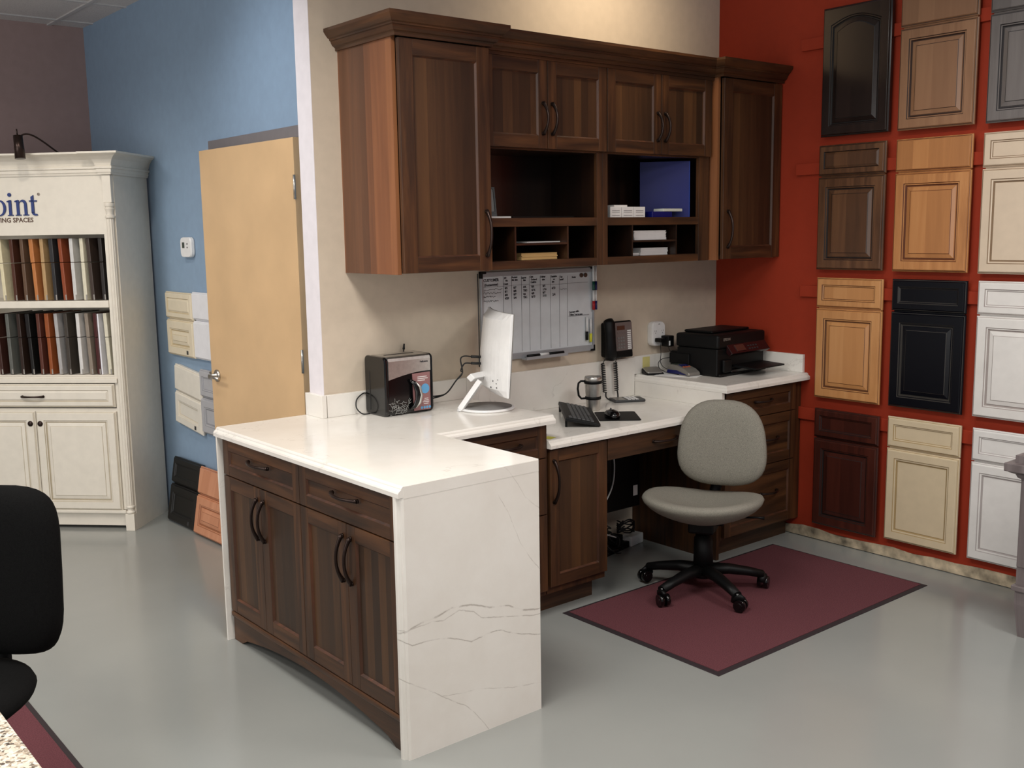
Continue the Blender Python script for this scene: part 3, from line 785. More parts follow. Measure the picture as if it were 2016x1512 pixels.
# crown in three runs, breaking forward over the pilasters
CP = [(0, 0), (.008, 0), (.010, .010), (.014, .014), (.014, .030), (.022, .034), (.022, .044), (.016, .048), (.020, .062), (.032, .082), (.055, .100), (.085, .112), (.085, .122), (0, .122)]
def P2(u, w_): p = DF @ Vector((u, 0, w_)); return (p.x, p.y)
crown(dc, [P2(0, -Dp), P2(0, .034), P2(.058, .034), P2(.058, .0), P2(W_-.058, .0), P2(W_-.058, .034), P2(W_, .034), P2(W_, -Dp+.001)], 2.042, 'crown_moulding', CP, ('cream',))
DB().box((.001, 2.0505, -Dp+.001), (W_-.001, 2.16, -.0)).build('top_panel', 'cream', dc)
# raised lettering on the header
FT = DF @ Matrix.Translation((0, 0, .0005))
u_of = lambda s_: W_-s_
m = text_mb('Wayp', .165, .003, FT @ Matrix.Translation((u_of(1.02), 1.824, 0)), .002, .74)
def serif_word(m, F, X, Y, h_, t=.006):
    """o i n t in a book serif; h_ = x-height"""
    s = h_/.092
    def pr(poly): k = MB(F); k.loft([[(X+p[0]*s, Y+p[1]*s, w_) for p in poly] for w_ in (0, t)]); merge(m, k)
    # o
    N = 28; out = [(.041+.041*math.cos(2*PI*i/N), .046+.047*math.sin(2*PI*i/N)) for i in range(N)]
    inn = [(.041+.025*math.cos(2*PI*i/N), .046+.040*math.sin(2*PI*i/N)) for i in range(N)]
    for i in range(N):
        j = (i+1) % N; pr([out[i], out[j], inn[j], inn[i]])
    def stem(x, top, serif=True):
        pr([(x, 0), (x+.017, 0), (x+.017, top), (x, top)])
        if serif: pr([(x-.009, 0), (x+.026, 0), (x+.026, .006), (x-.009, .006)])
    def flag(x, top): pr([(x-.010, top-.010), (x+.002, top-.012), (x+.017, top), (x+.012, top+.002), (x-.010, top-.004)])
    stem(.100, .090); flag(.100, .090)
    pr([(.1085+.011*math.cos(2*PI*i/16), .122+.011*math.sin(2*PI*i/16)) for i in range(16)])
    stem(.148, .090); flag(.148, .090)
    stem(.196, .062)
    N = 10
    for i in range(N):
        a0, a1 = PI*i/N, PI*(i+1)/N
        pr([(.189+.024*math.cos(a0), .060+.033*math.sin(a0)), (.189+.024*math.cos(a1), .060+.033*math.sin(a1)), (.180+.017*math.cos(a1), .060+.022*math.sin(a1)), (.180+.017*math.cos(a0), .060+.022*math.sin(a0))])
    # t
    pr([(.240, .014), (.257, .014), (.257, .118), (.240, .108)])
    pr([(.229, .080), (.276, .080), (.276, .088), (.229, .088)])
    for i in range(6):
        a0, a1 = PI+PI/2*i/6*1.35, PI+PI/2*(i+1)/6*1.35
        c = (.265, .020)
        pr([(c[0]+.025*math.cos(a0), c[1]+.022*math.sin(a0)), (c[0]+.025*math.cos(a1), c[1]+.022*math.sin(a1)), (c[0]+.009*math.cos(a1), c[1]+.012*math.sin(a1)), (c[0]+.009*math.cos(a0), c[1]+.012*math.sin(a0))])
serif_word(m, FT, u_of(.720), 1.826, .088)
m.build('sign_lettering', 'navy', dc)
m = text_mb('LIVING SPACES', .036, .0015, FT @ Matrix.Translation((u_of(.486), 1.789, 0)), .0006, 1.03, 'RIGHT'); m.build('small_lettering', 'brown_letter', dc)
m = text_mb('®', .022, .001, FT @ Matrix.Translation((u_of(.452), 1.935, 0)), .0002, 1.0); m.build('registered_mark', 'brown_letter', dc)
# clamp lamp on top
lp = thing('display_lamp', 'small bronze spotlight arching over the top of the cream cabinet', 'lamp', tuple(DF @ Vector((u_of(0.325), 2.16, -.06))))
m = MB(DF); m.tube([(u_of(0.325), 2.162, -.09), (u_of(0.345), 2.18, -.05), (u_of(0.385), 2.235, .03), (u_of(0.415), 2.262, .08), (u_of(0.440), 2.262, .11), (u_of(0.455), 2.245, .125)], .005, 8); m.build('arm', 'bronze', lp)
m = MB(DF); m.tube([(u_of(0.462), 2.255, .13), (u_of(0.452), 2.13, .14)], [.024, .028], 20); m.tube([(u_of(0.464), 2.255, .13), (u_of(0.466), 2.29, .13)], .004, 8); m.build('shade', 'bronze', lp)
DB().box((u_of(0.345), 2.1645, -.10), (u_of(0.305), 2.170, -.06)).build('bracket', 'bronze', lp)

# finish samples on the two shelves
def fin(name, c, rough=.4): return plain('finish_'+name, c, rough, var=.03, nscale=30)
rows = [
 (1.3425, [(.706, 'cream', (222, 212, 178)), (.641, 'dark walnut', (78, 46, 34)), (.578, 'mushroom brown', (98, 76, 60)), (.513, 'orange cherry', (186, 120, 70)), (.458, 'natural tan', (180, 148, 106)),
          (.400, 'charcoal', (48, 48, 50)), (.342, 'russet red', (140, 70, 42)), (.281, 'dove white', (206, 206, 204)), (.219, 'ivory white', (220, 214, 192)), (.174, 'smoky brown', (66, 54, 48)), (.108, 'near black', (44, 40, 38))], .352, 'finish samples on the upper shelf'),
 (.9125, [(.766, 'maroon brown', (60, 34, 28)), (.704, 'slate grey', (96, 98, 94)), (.635, 'black brown', (46, 32, 26)), (.573, 'jet black', (20, 20, 20)), (.516, 'mahogany', (88, 48, 38)),
          (.461, 'burnt orange', (146, 78, 40)), (.402, 'silver grey', (172, 170, 170)), (.349, 'dark taupe', (66, 60, 54)), (.276, 'pure white', (214, 212, 210)), (.216, 'driftwood', (140, 128, 116)),
          (.171, 'oxblood', (70, 30, 30)), (.152, 'thin bright white', (232, 232, 238)), (.104, 'pale ivory', (216, 210, 190))], .355, 'finish samples on the lower shelf')]
for z0, lst, hh, grp in rows:
    for i, (s_, nm, cc) in enumerate(lst):
        thin = 'thin' in nm
        t_ = .010 if thin else .024
        side = 'upper' if z0 > 1 else 'lower'
        F = DF @ Matrix.Translation((u_of(s_)-.012, z0, -.036)) @ Matrix.Rotation(R(-13), 4, 'Y') @ Matrix.Rotation(R(1.0 if i % 3 else 2.2), 4, 'Z')
        o = thing('finish_sample', '%s finish sample standing on the %s shelf of the cream cabinet' % (nm, side), 'finish sample', tuple(F @ Vector((0, 0, 0))), grp)
        mt = fin(nm.replace(' ', '_'), cc)
        m = MB(F)
        if thin: m.box((-t_/2, 0, -.30), (t_/2, hh-.004, .0)); m.build('board', mt, o)
        else:
            m.box((-t_/2, .001, -.28), (t_/2, .214, .0)); m.build('board', mt, o, bevel=.003)
            m = MB(F); m.box((-t_/2-(.005 if i in (3, 5) else 0), .217, -.28), (t_/2, hh, .0)); m.build('upper_board', mt, o, bevel=.003)
            MB(F).box((t_/2-.008, .002, .0002), (t_/2+.0006, .032, .0012)).build('tag', 'label_silver', o)

# ------------------------------------------------------------------ floor mats
def mat_(x0, y0, x1, y1, label):
    r = thing('floor_mat', label, 'mat', ((x0+x1)/2, (y0+y1)/2, 0))
    MB().box((x0+.022, y0+.022, .0006), (x1-.022, y1-.022, .008)).build('pile', 'carpet', r)
    e = MB()
    def rg(i, z): return [(x0+i, y0+i, z), (x1-i, y0+i, z), (x1-i, y1-i, z), (x0+i, y1-i, z)]
    e.loft([rg(0, .0005), rg(.002, .003), rg(.0225, .006), rg(.0225, .0005)], cap0=False, cap1=False); e.build('edging', 'mat_edge', r)
mat_(-1.785, -1.51, -.252, -.62, 'burgundy floor mat with dark edging under the grey task chair')
mat_(-4.85, -1.7, -3.862, .12, 'burgundy floor mat under the black chair, cut by the lower left edge')

# ------------------------------------------------------------------ task chairs
def cushion(mb, M4, w_, d_, h_, n=2.6, sag=None, bulge=.35, taper=0):
    """closed pillow: superellipse outline, rounded section; sag(x,y) lifts the surface"""
    NU, NV = 40, 9; rings = []
    for j in range(NV):
        t = -1+2*j/(NV-1); a = t*PI/2; rr_ = (1-bulge)+bulge*math.cos(a) if abs(t) < .99 else (1-bulge)*.98
        zz = math.sin(a)*h_/2
        ring = []
        for i in range(NU):
            an = 2*PI*i/NU; c_, s_ = math.cos(an), math.sin(an)
            px = abs(c_)**(2/n)*math.copysign(1, c_)*w_/2*rr_; py = abs(s_)**(2/n)*math.copysign(1, s_)*d_/2*rr_; px *= 1-taper*(py/d_*2+.25)
            ring.append((px, py, zz+(sag(px, py) if sag else 0)))
        rings.append(ring)
    k = MB(M4); 
    # extra inner rings so the faces curve
    def inner(ring, ks, top):
        out = []
        for kk in ks:
            out.append([(p[0]*kk, p[1]*kk, (h_/2 if top else -h_/2)*(1.0+.10*(1-kk)) + (sag(p[0]*kk, p[1]*kk) if sag else 0)) for p in ring])
        return out
    ks = (.85, .65, .42, .2, .03)
    full = inner(rings[0], ks, False)[::-1] + rings + inner(rings[-1], ks, True)
    k.loft(full, 0, True); merge(mb, k); return mb
def task_chair(label, loc, rz, fab, seat_h=.435, backp=None, base_angles=(0,), arms=False, sw=.50, sd=.46, bw=.43, bh=.40, back_z=.68, back_y=.225, tilt=-6, bt=.075, sy=0, taper=0, saddle=0, bn=2.75, bx=0, sx=0):
    """chair faces local -y; rz turns it"""
    r = thing('office_chair', label, 'chair', loc, None, rz); Mw = RM[r]
    def B(): return MB(Mw)
    def sag(x, y): return .016*(abs(x)/(sw/2))**2.2 + (.030 if y < 0 or not saddle else .012)*(abs(y)/(sd/2))**2.2 - .008 - saddle*.06*y + (saddle*(.030*(x/(sw/2))**2 - .020*math.cos(PI*min(1, math.hypot(x/(sw/2)*.8, y/(sd/2)*.8)))))
    m = B(); cushion(m, Mw @ Matrix.Translation((sx, sy, seat_h-.02)), sw, sd, .078, 2.35, sag); m.build('seat', fab, r)
    m = B(); m.box((-.11, -.11, seat_h-.075), (.11, .13, seat_h-.055)); m.box((-.06, -.08, seat_h-.13), (.06, .12, seat_h-.075)); m.build('seat_plate', 'black_plastic', r, bevel=.01)
    m = B()
    bM = Mw @ Matrix.Translation((bx, back_y, back_z)) @ Matrix.Rotation(R(90+tilt), 4, 'X')
    def bsag(x, y): return .030*(abs(x)/(bw/2))**2
    cushion(m, bM, bw, bh, bt, bn, bsag, taper=taper); m.build('backrest', fab, r)
    m = B(); m.tube([(0, .10, seat_h-.095), (0, back_y+.035, seat_h-.09), (0, back_y+.075, seat_h-.04), (bx*.5, back_y+.082, seat_h+.08), (bx, back_y+.078, back_z)], [.026, .026, .027, .026, .022], 10, flat=.45)
    m.build('back_bar', 'black_plastic', r)
    m = B(); m.lathe([(.047, .10), (.044, .26), (.038, .262), (.036, seat_h-.12)], 20); m.build('gas_column', 'black_plastic', r)
    m = B(); m.lathe([(.045, .072), (.048, .085), (.045, .125), (.036, .130)], 20)
    m.build('hub', 'black_plastic', r)
    for a in base_angles:
        an = a-rz; c_, s_ = math.cos(an), math.sin(an)
        m = B(); pts = [(.03, .108), (.12, .105), (.22, .088), (.285, .072)]
        m.tube([(c_*q[0], s_*q[0], q[1]) for q in pts], [.036, .031, .026, .023], 10, flat=.8); lg = m.build('leg', 'black_plastic', r)
        # caster: hood and two wheels
        cx, cy = c_*.285, s_*.285
        ca = an+R(random.uniform(35, 75)); tx, ty = math.cos(ca), math.sin(ca); nx, ny = -ty, tx
        wx, wy = cx+tx*.016, cy+ty*.016
        m = B(); m.tube([(cx, cy, .082), (cx, cy, .05)], .010, 8)
        for sgn in (-1, 1):
            o0 = (wx+nx*sgn*.006, wy+ny*sgn*.006, .030); o1 = (wx+nx*sgn*.025, wy+ny*sgn*.025, .030)
            m.tube([o0, o1], [.0285, .0275], 18)
            m.tube([o1, (wx+nx*sgn*.0262, wy+ny*sgn*.0262, .030)], [.015, .013], 14)
        m.build('caster', 'black_gloss', lg)
        m = B(); m.tube([(cx-tx*.018, cy-ty*.018, .036), (cx-tx*.012, cy-ty*.012, .056), (wx, wy, .064), (wx+tx*.018, wy+ty*.018, .056)], [.008, .012, .012, .008], 8, flat=1.6); m.build('caster_hood', 'black_plastic', lg)
    return r
chz = math.atan2(.92, -.41) - PI/2    # local +y (rear of chair) -> towards the right rear
rz_c = R(30)-PI/2
ch = task_chair('grey tweed task chair on the burgundy mat, facing the room', (-1.112, -.862, .0085), rz_c, 'tweed',
           base_angles=[R(a) for a in (180, 252, 324, 36, 108)], seat_h=.425, sw=.55, sd=.56, bw=.425, bh=.41, back_z=.680, back_y=.175, tilt=-5, sy=-.03, bx=.055, taper=.10, saddle=1)
m = MB(RM[ch]); m.tube([(.10, .02, .36), (.24, .05, .362), (.27, .055, .36)], [.005, .005, .009], 8); m.build('lever', 'black_plastic', ch)
task_chair('black fabric office chair with a tall back at the left edge', (-4.29, -.89, .0085), R(-41), 'black_fabric', seat_h=.465,
           base_angles=[R(a) for a in (60, 132, 204, 276, 348)], sw=.50, sd=.50, sx=-.025, bw=.50, bh=.50, back_z=.742, back_y=.25, tilt=-4, bt=.11, bn=5.0)

# ------------------------------------------------------------------ granite counter, grey desk at the right edge
gc = thing('countertop', 'speckled beige granite counter at the lower left corner', 'countertop', (-4.9, -2.2, 0))
MB().box((-5.3, -2.95, .866), (-4.388, -1.25, .90)).build('top', 'granite', gc, bevel=.004)
MB().box((-5.27, -2.92, 0), (-4.43, -1.28, .8655)).build('cabinet_body', 'walnut', gc)
gd = thing('desk', 'grey stained wooden desk post and top cut by the right edge', 'desk', (-.3, -2.4, 0))
GRY = wood('grey_stained_post', (92, 82, 82), (108, 98, 98), (126, 116, 116), 'z', 0, .5); M['greywood'] = GRY
px, py = -.568, -2.058
MB().box((px, py-.09, .30), (px+.09, py, .665)).build('post', 'greywood', gd, bevel=.003)
m = MB(); m.loft([[(px+i, py-.09+i, z), (px+.09-i, py-.09+i, z), (px+.09-i, py-i, z), (px+i, py-i, z)] for i, z in ((.014, 0), (.004, .10), (.0, .14), (0, .1995))]); m.build('foot', 'greywood', gd)
MB().box((px-.012, py-.9, .20), (px+.30, py+.012, .222)).build('base_moulding', 'greywood', gd, bevel=.003)
MB().box((px+.004, py-.9, .2225), (px+.30, py-.0005, .2995)).build('lower_rail', 'greywood', gd)
MB().box((px+.012, py-.9, .30), (px+.30, py-.0905, .665)).build('side_panel', 'greywood', gd)
m = MB(); prof = [(0, .665), (.0, .67), (.010, .676), (.016, .690), (.034, .698), (.040, .703)]
m.loft([[(px-o, py-.9, z), (px+.3, py-.9, z), (px+.3, py+o, z), (px-o, py+o, z)] for o, z in prof]); m.build('cove_moulding', 'greywood', gd)
MB().box((px-.05, py-.9, .7035), (px+.3, py+.05, .738)).build('desk_top', 'greywood', gd, bevel=.003)
MB().box((px-.015, py-.9, .7385), (px-.0, py+.02, .768)).box((px-.0, py+.005, .7385), (px+.3, py+.02, .768)).build('rim', 'greywood', gd)
MB().box((px+.001, py-.9, .7385), (px+.3, py+.0045, .75)).build('white_inset', 'white_plastic', gd)

# ------------------------------------------------------------------ whiteboard and markers
WY = -.0006
wb = thing('whiteboard', 'aluminium framed whiteboard with a hand-written job chart above the desk', 'whiteboard', (-1.37, 0, 1.29))
wx0, wx1, wz0, wz1 = -1.742, -.997, 1.072, 1.506
MB().box((wx0+.008, -.010, wz0+.008), (wx1-.008, WY, wz1-.008)).build('board', 'board_white', wb)
f = MB()
f.box((wx0, -.018, wz0), (wx0+.014, WY, wz1)).box((wx1-.012, -.018, wz0), (wx1, WY, wz1)).box((wx0+.014, -.018, wz0), (wx1-.012, WY, wz0+.03)).box((wx0+.014, -.018, wz1-.024), (wx1-.012, WY, wz1))
f.build('frame', 'alu', wb, bevel=.003)
MB().box((-1.50, -.060, wz0-.004), (-1.225, -.0185, wz0+.004)).box((-1.50, -.060, wz0+.004), (-1.225, -.056, wz0+.010)).build('tray', 'alu', wb)
for xx, zz in ((wx0, wz1), (wx1, wz1), (wx0, wz0), (wx1, wz0)):
    sx = 1 if xx == wx0 else -1; sz = 1 if zz == wz0 else -1
    m = MB(); m.box((xx-sx*.002, -.021, zz-sz*.002), (xx+sx*.030, WY-.001, zz+sz*.009)).box((xx-sx*.002, -.0205, zz-sz*.002), (xx+sx*.009, WY-.001, zz+sz*.030)); m.build('corner_cap', 'black_plastic', wb, bevel=.002)
ln = MB()
def hline(x0, x1, z, t=.0011): ln.box((x0, -.0108, z-t/2), (x1, -.0101, z+t/2))
def vline(x, z0, z1, t=.0012): ln.box((x-t/2, -.0108, z0), (x+t/2, -.0101, z1))
cols = [-1.602, -1.549, -1.487, -1.435, -1.365, -1.296, -1.236, -1.182]
for i, xx in enumerate(cols): vline(xx, 1.108 if i in (0, 1, 2, 3, 4, 5, 6, 7) else 1.2, 1.482-.002*i)
for a, b_, z in ((-1.726, -1.549, 1.434), (-1.549, -1.435, 1.436), (-1.435, -1.296, 1.430), (-1.296, -1.182, 1.428), (-1.18, -1.04, 1.430), (-1.177, -1.03, 1.262), (-1.17, -1.03, 1.2595)): hline(a, b_, z)
FW = frame((0, -.0102, 0), (1, 0, 0), (0, -1, 0))
def scrib(txt, x, z, size=.016, xs=.95): merge(ln, text_mb(txt, size, .0003, FW @ Matrix.Translation((x, z, 0)) @ Matrix.Rotation(R(random.uniform(-1, 3)), 4, 'Z'), .0007, xs))
random.seed(11)
scrib('CUSTOMER', -1.722, 1.459, .019); scrib('(Homeowner)', -1.716, 1.438, .016, .9)
for t_, x, z in (('Job', -1.595, 1.470), ('No', -1.587, 1.456), ('Count', -1.599, 1.440), ('Product', -1.547, 1.470), ('Sel. date', -1.547, 1.458), ('Layout', -1.485, 1.466), ('due', -1.475, 1.454), ('Cabs', -1.432, 1.468), ('Ordered', -1.425, 1.455), ('Confirm', -1.427, 1.442),
                 ('Deliver', -1.362, 1.466), ('date', -1.352, 1.452), ('Tentative', -1.294, 1.464), ('on', -1.278, 1.451), ('site', -1.286, 1.438), ('Top', -1.232, 1.460), ('install', -1.233, 1.447), ('Notes', -1.15, 1.455)):
    scrib(t_, x, z, .0125, .86)
# illegible hand-written entries as scribbled strokes
def squig(x, z, w_, h_=.008, n=14):
    pts = [(x+w_*i/n, z+random.uniform(-h_/2, h_/2)) for i in range(n+1)]
    for (a, b_), (c_, d_) in zip(pts, pts[1:]):
        dx, dz = c_-a, d_-b_; L = math.hypot(dx, dz); nx, nz = -dz/L*.0009, dx/L*.0009
        ln.add([(a+nx, -.0107, b_+nz), (a-nx, -.0107, b_-nz), (c_-nx, -.0107, d_-nz), (c_+nx, -.0107, d_+nz)], [(0, 1, 2, 3)])
for k, (w_, z) in enumerate(((.115, 1.421), (.105, 1.405), (.072, 1.388), (.09, 1.366))): squig(-1.722, z, w_, .010, 26)
for x, tt in ((-1.592, ('8/5', '8/1', '8/8', '4/20')), (-1.537, ('8/7', '8/8', '8/7', '2/4')), (-1.476, ('OK', 'TBD', 'wp', 'TBC')), (-1.422, ('8/6', '4/16', '4/8', '8/15')), (-1.348, ('8/5', '1/16', '8/7', '7/15'))):
    for k, t_ in enumerate(tt): scrib(t_, x, 1.419-.0165*k, .0145)
scrib('4/23', -1.288, 1.405, .015); scrib('2/4', -1.283, 1.372, .016); squig(-1.233, 1.402, .048, .005, 12)
scrib('Current deliv.', -1.172, 1.276, .0135, .95); scrib('Deliver 7 am to noon', -1.168, 1.2645, .0115, .9)
ln.build('handwriting', 'ink', wb)
def marker(label, x, z, body, cap, capdown=True, L=.12, y=-.018):
    r = thing('marker', label, 'marker', (x, y, z), 'markers on the whiteboard')
    m = MB(); c0, c1 = (z, z+.045) if capdown else (z+L-.045, z+L)
    b0, b1 = (z+.045, z+L) if capdown else (z, z+L-.045)
    m.tube([(x, y, b0), (x, y, b1)], .0062, 12); m.build('barrel', body, r)
    m = MB(); m.tube([(x, y, c0), (x, y, c1)], .0075, 12); m.build('cap', cap, r)
ym = -.0265
marker('white marker with a green cap clipped on the board frame, upper left one', -1.012, 1.398-.01, 'white_plastic', 'green', True, .125, ym)
marker('white marker with a navy cap clipped on the frame, upper right one', -.996, 1.398-.01, 'white_plastic', 'navycap', True, .125, ym)
marker('white marker with a red cap clipped low on the board frame', -1.012, 1.286, 'white_plastic', 'redcap', True, .10, ym)
marker('white marker with a blue cap clipped low on the board frame', -.996, 1.286, 'white_plastic', 'navycap', True, .10, ym)
marker('thin black-capped marker hanging on the lower right of the board', -1.055, 1.130, 'white_plastic', 'black_plastic', True, .12, ym+.006)
marker('yellow-capped highlighter hanging on the lower right of the board', -1.028, 1.118, 'white_plastic', 'yellow', True, .12, ym+.006)
mk = thing('marker', 'black marker with a white label lying in the board tray', 'marker', (-1.36, -.04, 1.08), 'markers on the whiteboard')
m = MB(); m.tube([(-1.478, -.040, 1.0845), (-1.40, -.040, 1.0845)], .0075, 12); m.tube([(-1.34, -.040, 1.0845), (-1.238, -.040, 1.0845)], .0075, 12); m.build('barrel', 'black_plastic', mk)
m = MB(); m.tube([(-1.3995, -.040, 1.0845), (-1.3405, -.040, 1.0845)], .0077, 12); m.build('label_band', 'white_plastic', mk)
for x, lb in ((-1.086, 'round brown magnet at the top of the board, left of a pair'), (-1.057, 'round brown magnet at the top of the board, right of a pair')):
    m = MB(FW); m.lathe([(.011, .0), (.011, .006), (.008, .008)], 16, (x, 1.467, 0)); tag(m.build('magnet', 'brown_letter'), lb, 'magnet', 'magnets on the whiteboard')

# ------------------------------------------------------------------ wall phone
ph = thing('desk_phone', 'black and taupe wall phone with two coiled cords', 'phone', (-.85, 0, 1.12))
# tilted slab: bottom stands off the wall
m = MB(); m.prism([(-.001, 1.03), (-.065, 1.02), (-.050, 1.218), (-.001, 1.21)], 'x', -.938, -.755); m.build('body', 'black_plastic', ph, bevel=.008)
PF = Matrix.Translation((-.755, -.0655, 1.02)) @ Matrix.Rotation(math.atan2(.015, .198)*-1, 4, 'X')
def PX(): return MB(PF @ Matrix(((1, 0, 0, 0), (0, 0, -1, 0), (0, 1, 0, 0), (0, 0, 0, 1))))
m = PX(); m.loft([[(p[0]-.066, p[1]+.115, w_) for p in rrect(.126, .150, .006)] for w_ in (-.002, .0016)]); m.build('faceplate', 'phonegrey', ph)
m = PX(); m.box((-.115, .150, .0017), (-.058, .172, .0028)); m.build('display', 'brownlcd', ph)
for rws in range(4):
    for cl in range(3):
        m = PX(); m.box((-.115+cl*.019, .052+rws*.017, .0017), (-.102+cl*.019, .061+rws*.017, .0042)); m.build('key', 'mid_grey', ph)
m = PX()
for k in range(10): m.box((-.040, .045+k*.0105, .0017), (-.014, .052+k*.0105, .0034))
m.build('line_key', 'white_plastic', ph)
for k in range(4):
    m = PX(); m.box((-.113+k*.016, .132, .0017), (-.102+k*.016, .138, .0034)); m.build('soft_key', 'phonegrey', ph)
m = PX()
hp = [(-.184, .204, .008), (-.185, .19, .018), (-.186, .14, .022), (-.186, .08, .022), (-.185, .025, .018), (-.184, .005, .008)]
m.tube(hp, [.030, .034, .031, .031, .034, .030], 14, flat=.8); m.build('handset', 'black_plastic', ph)
def coil(p0, p1, r_, turns, wr=.0016, n=10):
    p0, p1 = Vector(p0), Vector(p1); d = (p1-p0); pts = []
    for i in range(turns*n+1):
        t = i/(turns*n); a = 2*PI*i/n
        q = p0+d*t; pts.append((q.x+r_*math.cos(a), q.y+r_*math.sin(a), q.z))
    return pts
m = MB(); m.tube([(-.945, -.06, 1.035), (-.962, -.055, 1.02), (-.965, -.045, 1.0)], .002, 6)
m.tube(coil((-.965, -.045, 1.0), (-.955, -.05, .845), .0095, 16), .0029, 5)
m.tube([(-.948, -.05, .845), (-.95, -.055, .82), (-.935, -.07, .806), (-.905, -.075, .805), (-.875, -.065, .806), (-.863, -.055, .822), (-.862, -.05, .845)], .004, 6)
m.tube(coil((-.868, -.05, .845), (-.873, -.045, 1.0), .0095, 16), .0029, 5)
m.tube([(-.873, -.045, 1.0), (-.870, -.05, 1.012), (-.876, -.05, 1.025)], .002, 6)
m.build('coiled_cord', 'rubber', ph)

# ------------------------------------------------------------------ outlet and adapters
ou = thing('surge_outlet', 'white multi-socket surge outlet on the tan wall above the card terminal', 'outlet', (-.53, 0, 1.12))
FO = frame((-.53, -.0006, 1.125), (1, 0, 0), (0, -1, 0))
m = MB(FO); m.loft([[(p[0]*k, p[1]*k, w_) for p in rrect(.100, .135, .028)] for k, w_ in ((.96, 0), (1, .01), (1, .032), (.94, .042))]); m.build('case', 'white_plastic', ou)
m = MB(FO)
for cx in (-.028, .028):
    for cy in (.012,):
        for k in (-1, 1): m.box((cx+k*.006-.001, cy, .0421), (cx+k*.006+.001, cy+.009, .0424))
        m.lathe([(.0025, .0421), (.0025, .0424)], 8, (cx, cy-.007, 0))
m.box((-.006, .052, .0421), (.008, .055, .0424)); m.build('socket', 'dark_grey', ou)
def adapter(label, a, b, lbl=True):
    r = thing('power_adapter', label, 'power adapter', ((a[0]+b[0])/2, b[1], a[2]), 'adapters in the surge outlet'); MB().box(a, b).build('case', 'black_plastic', r, bevel=.004); return r
ad = adapter('black plug adapter in the surge outlet, left one', (-.566, -.088, 1.082), (-.530, -.0435, 1.104))
m = MB(); m.tube([(-.555, -.075, 1.083), (-.553, -.078, 1.02), (-.548, -.07, .975), (-.535, -.08, .945), (-.50, -.10, .925), (-.475, -.12, .918)], .0018, 6); m.build('cable', 'rubber', ad)
ad = adapter('black power brick with a pale label in the surge outlet, right one', (-.515, -.098, 1.055), (-.468, -.0435, 1.115))
MB().box((-.511, -.0988, 1.062), (-.500, -.0981, 1.088)).build('label', 'white_plastic', ad)
m = MB(); m.tube([(-.488, -.075, 1.056), (-.484, -.078, 1.035), (-.47, -.08, 1.015), (-.49, -.085, .995), (-.545, -.085, .992), (-.585, -.09, .975), (-.588, -.10, .945), (-.565, -.12, .925), (-.545, -.13, .92)], .002, 6); m.build('cable', 'rubber', ad)

# ------------------------------------------------------------------ printer
pr = thing('printer', 'black all-in-one inkjet printer in the corner of the raised counter', 'printer', (-.27, -.25, HC), None, R(3))
PM = Matrix.Translation((-.485, -.436, HC)) @ Matrix.Rotation(R(3), 4, 'Z')
def PB(): return MB(PM)
m = PB(); m.box((.0, .02, .004), (.425, .29, .148)); m.box((.01, .29, .004), (.41, .345, .120)); m.box((.0, .0, .004), (.425, .02, .018)); m.box((.035, .0, .02), (.105, .02, .09)); m.build('body', 'black_plastic', pr, bevel=.008)
m = PB(); m.box((.02, .04, 0), (.40, .32, .0038)); m.build('feet', 'rubber', pr)
m = PB(); m.box((-.010, .20, .055), (-.0005, .335, .112)); m.build('side_rail', 'black_plastic', pr, bevel=.004)
m = PB(); m.box((0, .015, .1485), (.430, .30, .222)); m.build('scanner_lid', 'black_plastic', pr, bevel=.012)
m = PB(); m.box((.06, .10, .2225), (.40, .29, .236)); m.build('document_feeder', 'black_plastic', pr, bevel=.010)
text_mb('EPSON', .020, .0006, PM @ Matrix.Translation((.045, .0145, .190)) @ Matrix.Rotation(PI/2, 4, 'X'), .0004).build('lettering', 'silver', pr)
m = PB(); m.loft([[(.075, -.022, .122), (.425, -.022, .122), (.425, .018, .170), (.075, .018, .170)], [(.075, .0, .108), (.425, .0, .108), (.425, .0195, .122), (.075, .0195, .122)]]); m.build('control_panel', plain('maroon_tinted_panel', (38, 16, 18), .15), pr, bevel=.003)
CPm = PM @ Matrix.Translation((.075, -.0225, .1225)) @ Matrix.Rotation(math.atan2(.048, .040), 4, 'X')
MB(CPm).box((.055, .012, .0004), (.135, .050, .002)).build('display', 'brownlcd', pr)
for k in range(8):
    MB(CPm).box((.165+.024*(k % 4), .014+.018*(k//4), .0004), (.177+.024*(k % 4), .022+.018*(k//4), .002)).build('key', 'dark_grey', pr)
m = PB(); m.loft([[(.130, -.130, .040), (.400, -.130, .040), (.400, .018, .044), (.130, .018, .044)], [(.130, -.130, .048), (.400, -.130, .048), (.400, .018, .056), (.130, .018, .056)]]); m.build('output_tray', 'black_plastic', pr)
m = PB(); m.box((.11, .005, .006), (.42, .0198, .034)); m.build('paper_cassette', 'black_gloss', pr, bevel=.004)

# ------------------------------------------------------------------ card terminal, pin device, papers, note
pp = MB(); pp.M = TR(-.535, -.20, HC+.0006, R(24)); pp.box((-.09, -.12, 0), (.10, .115, .0012)); pp.box((-.07, -.125, .0013), (.115, .10, .0022)); o = pp.build('paper_sheets', 'paper'); tag(o, 'loose printed sheets under the card terminal', 'paper')
ctm = thing('card_terminal', 'grey and navy card payment terminal on loose papers', 'card terminal', (-.50, -.20, HC+.003))
TM = TR(-.530, -.215, HC+.0031, R(-30-90+22))
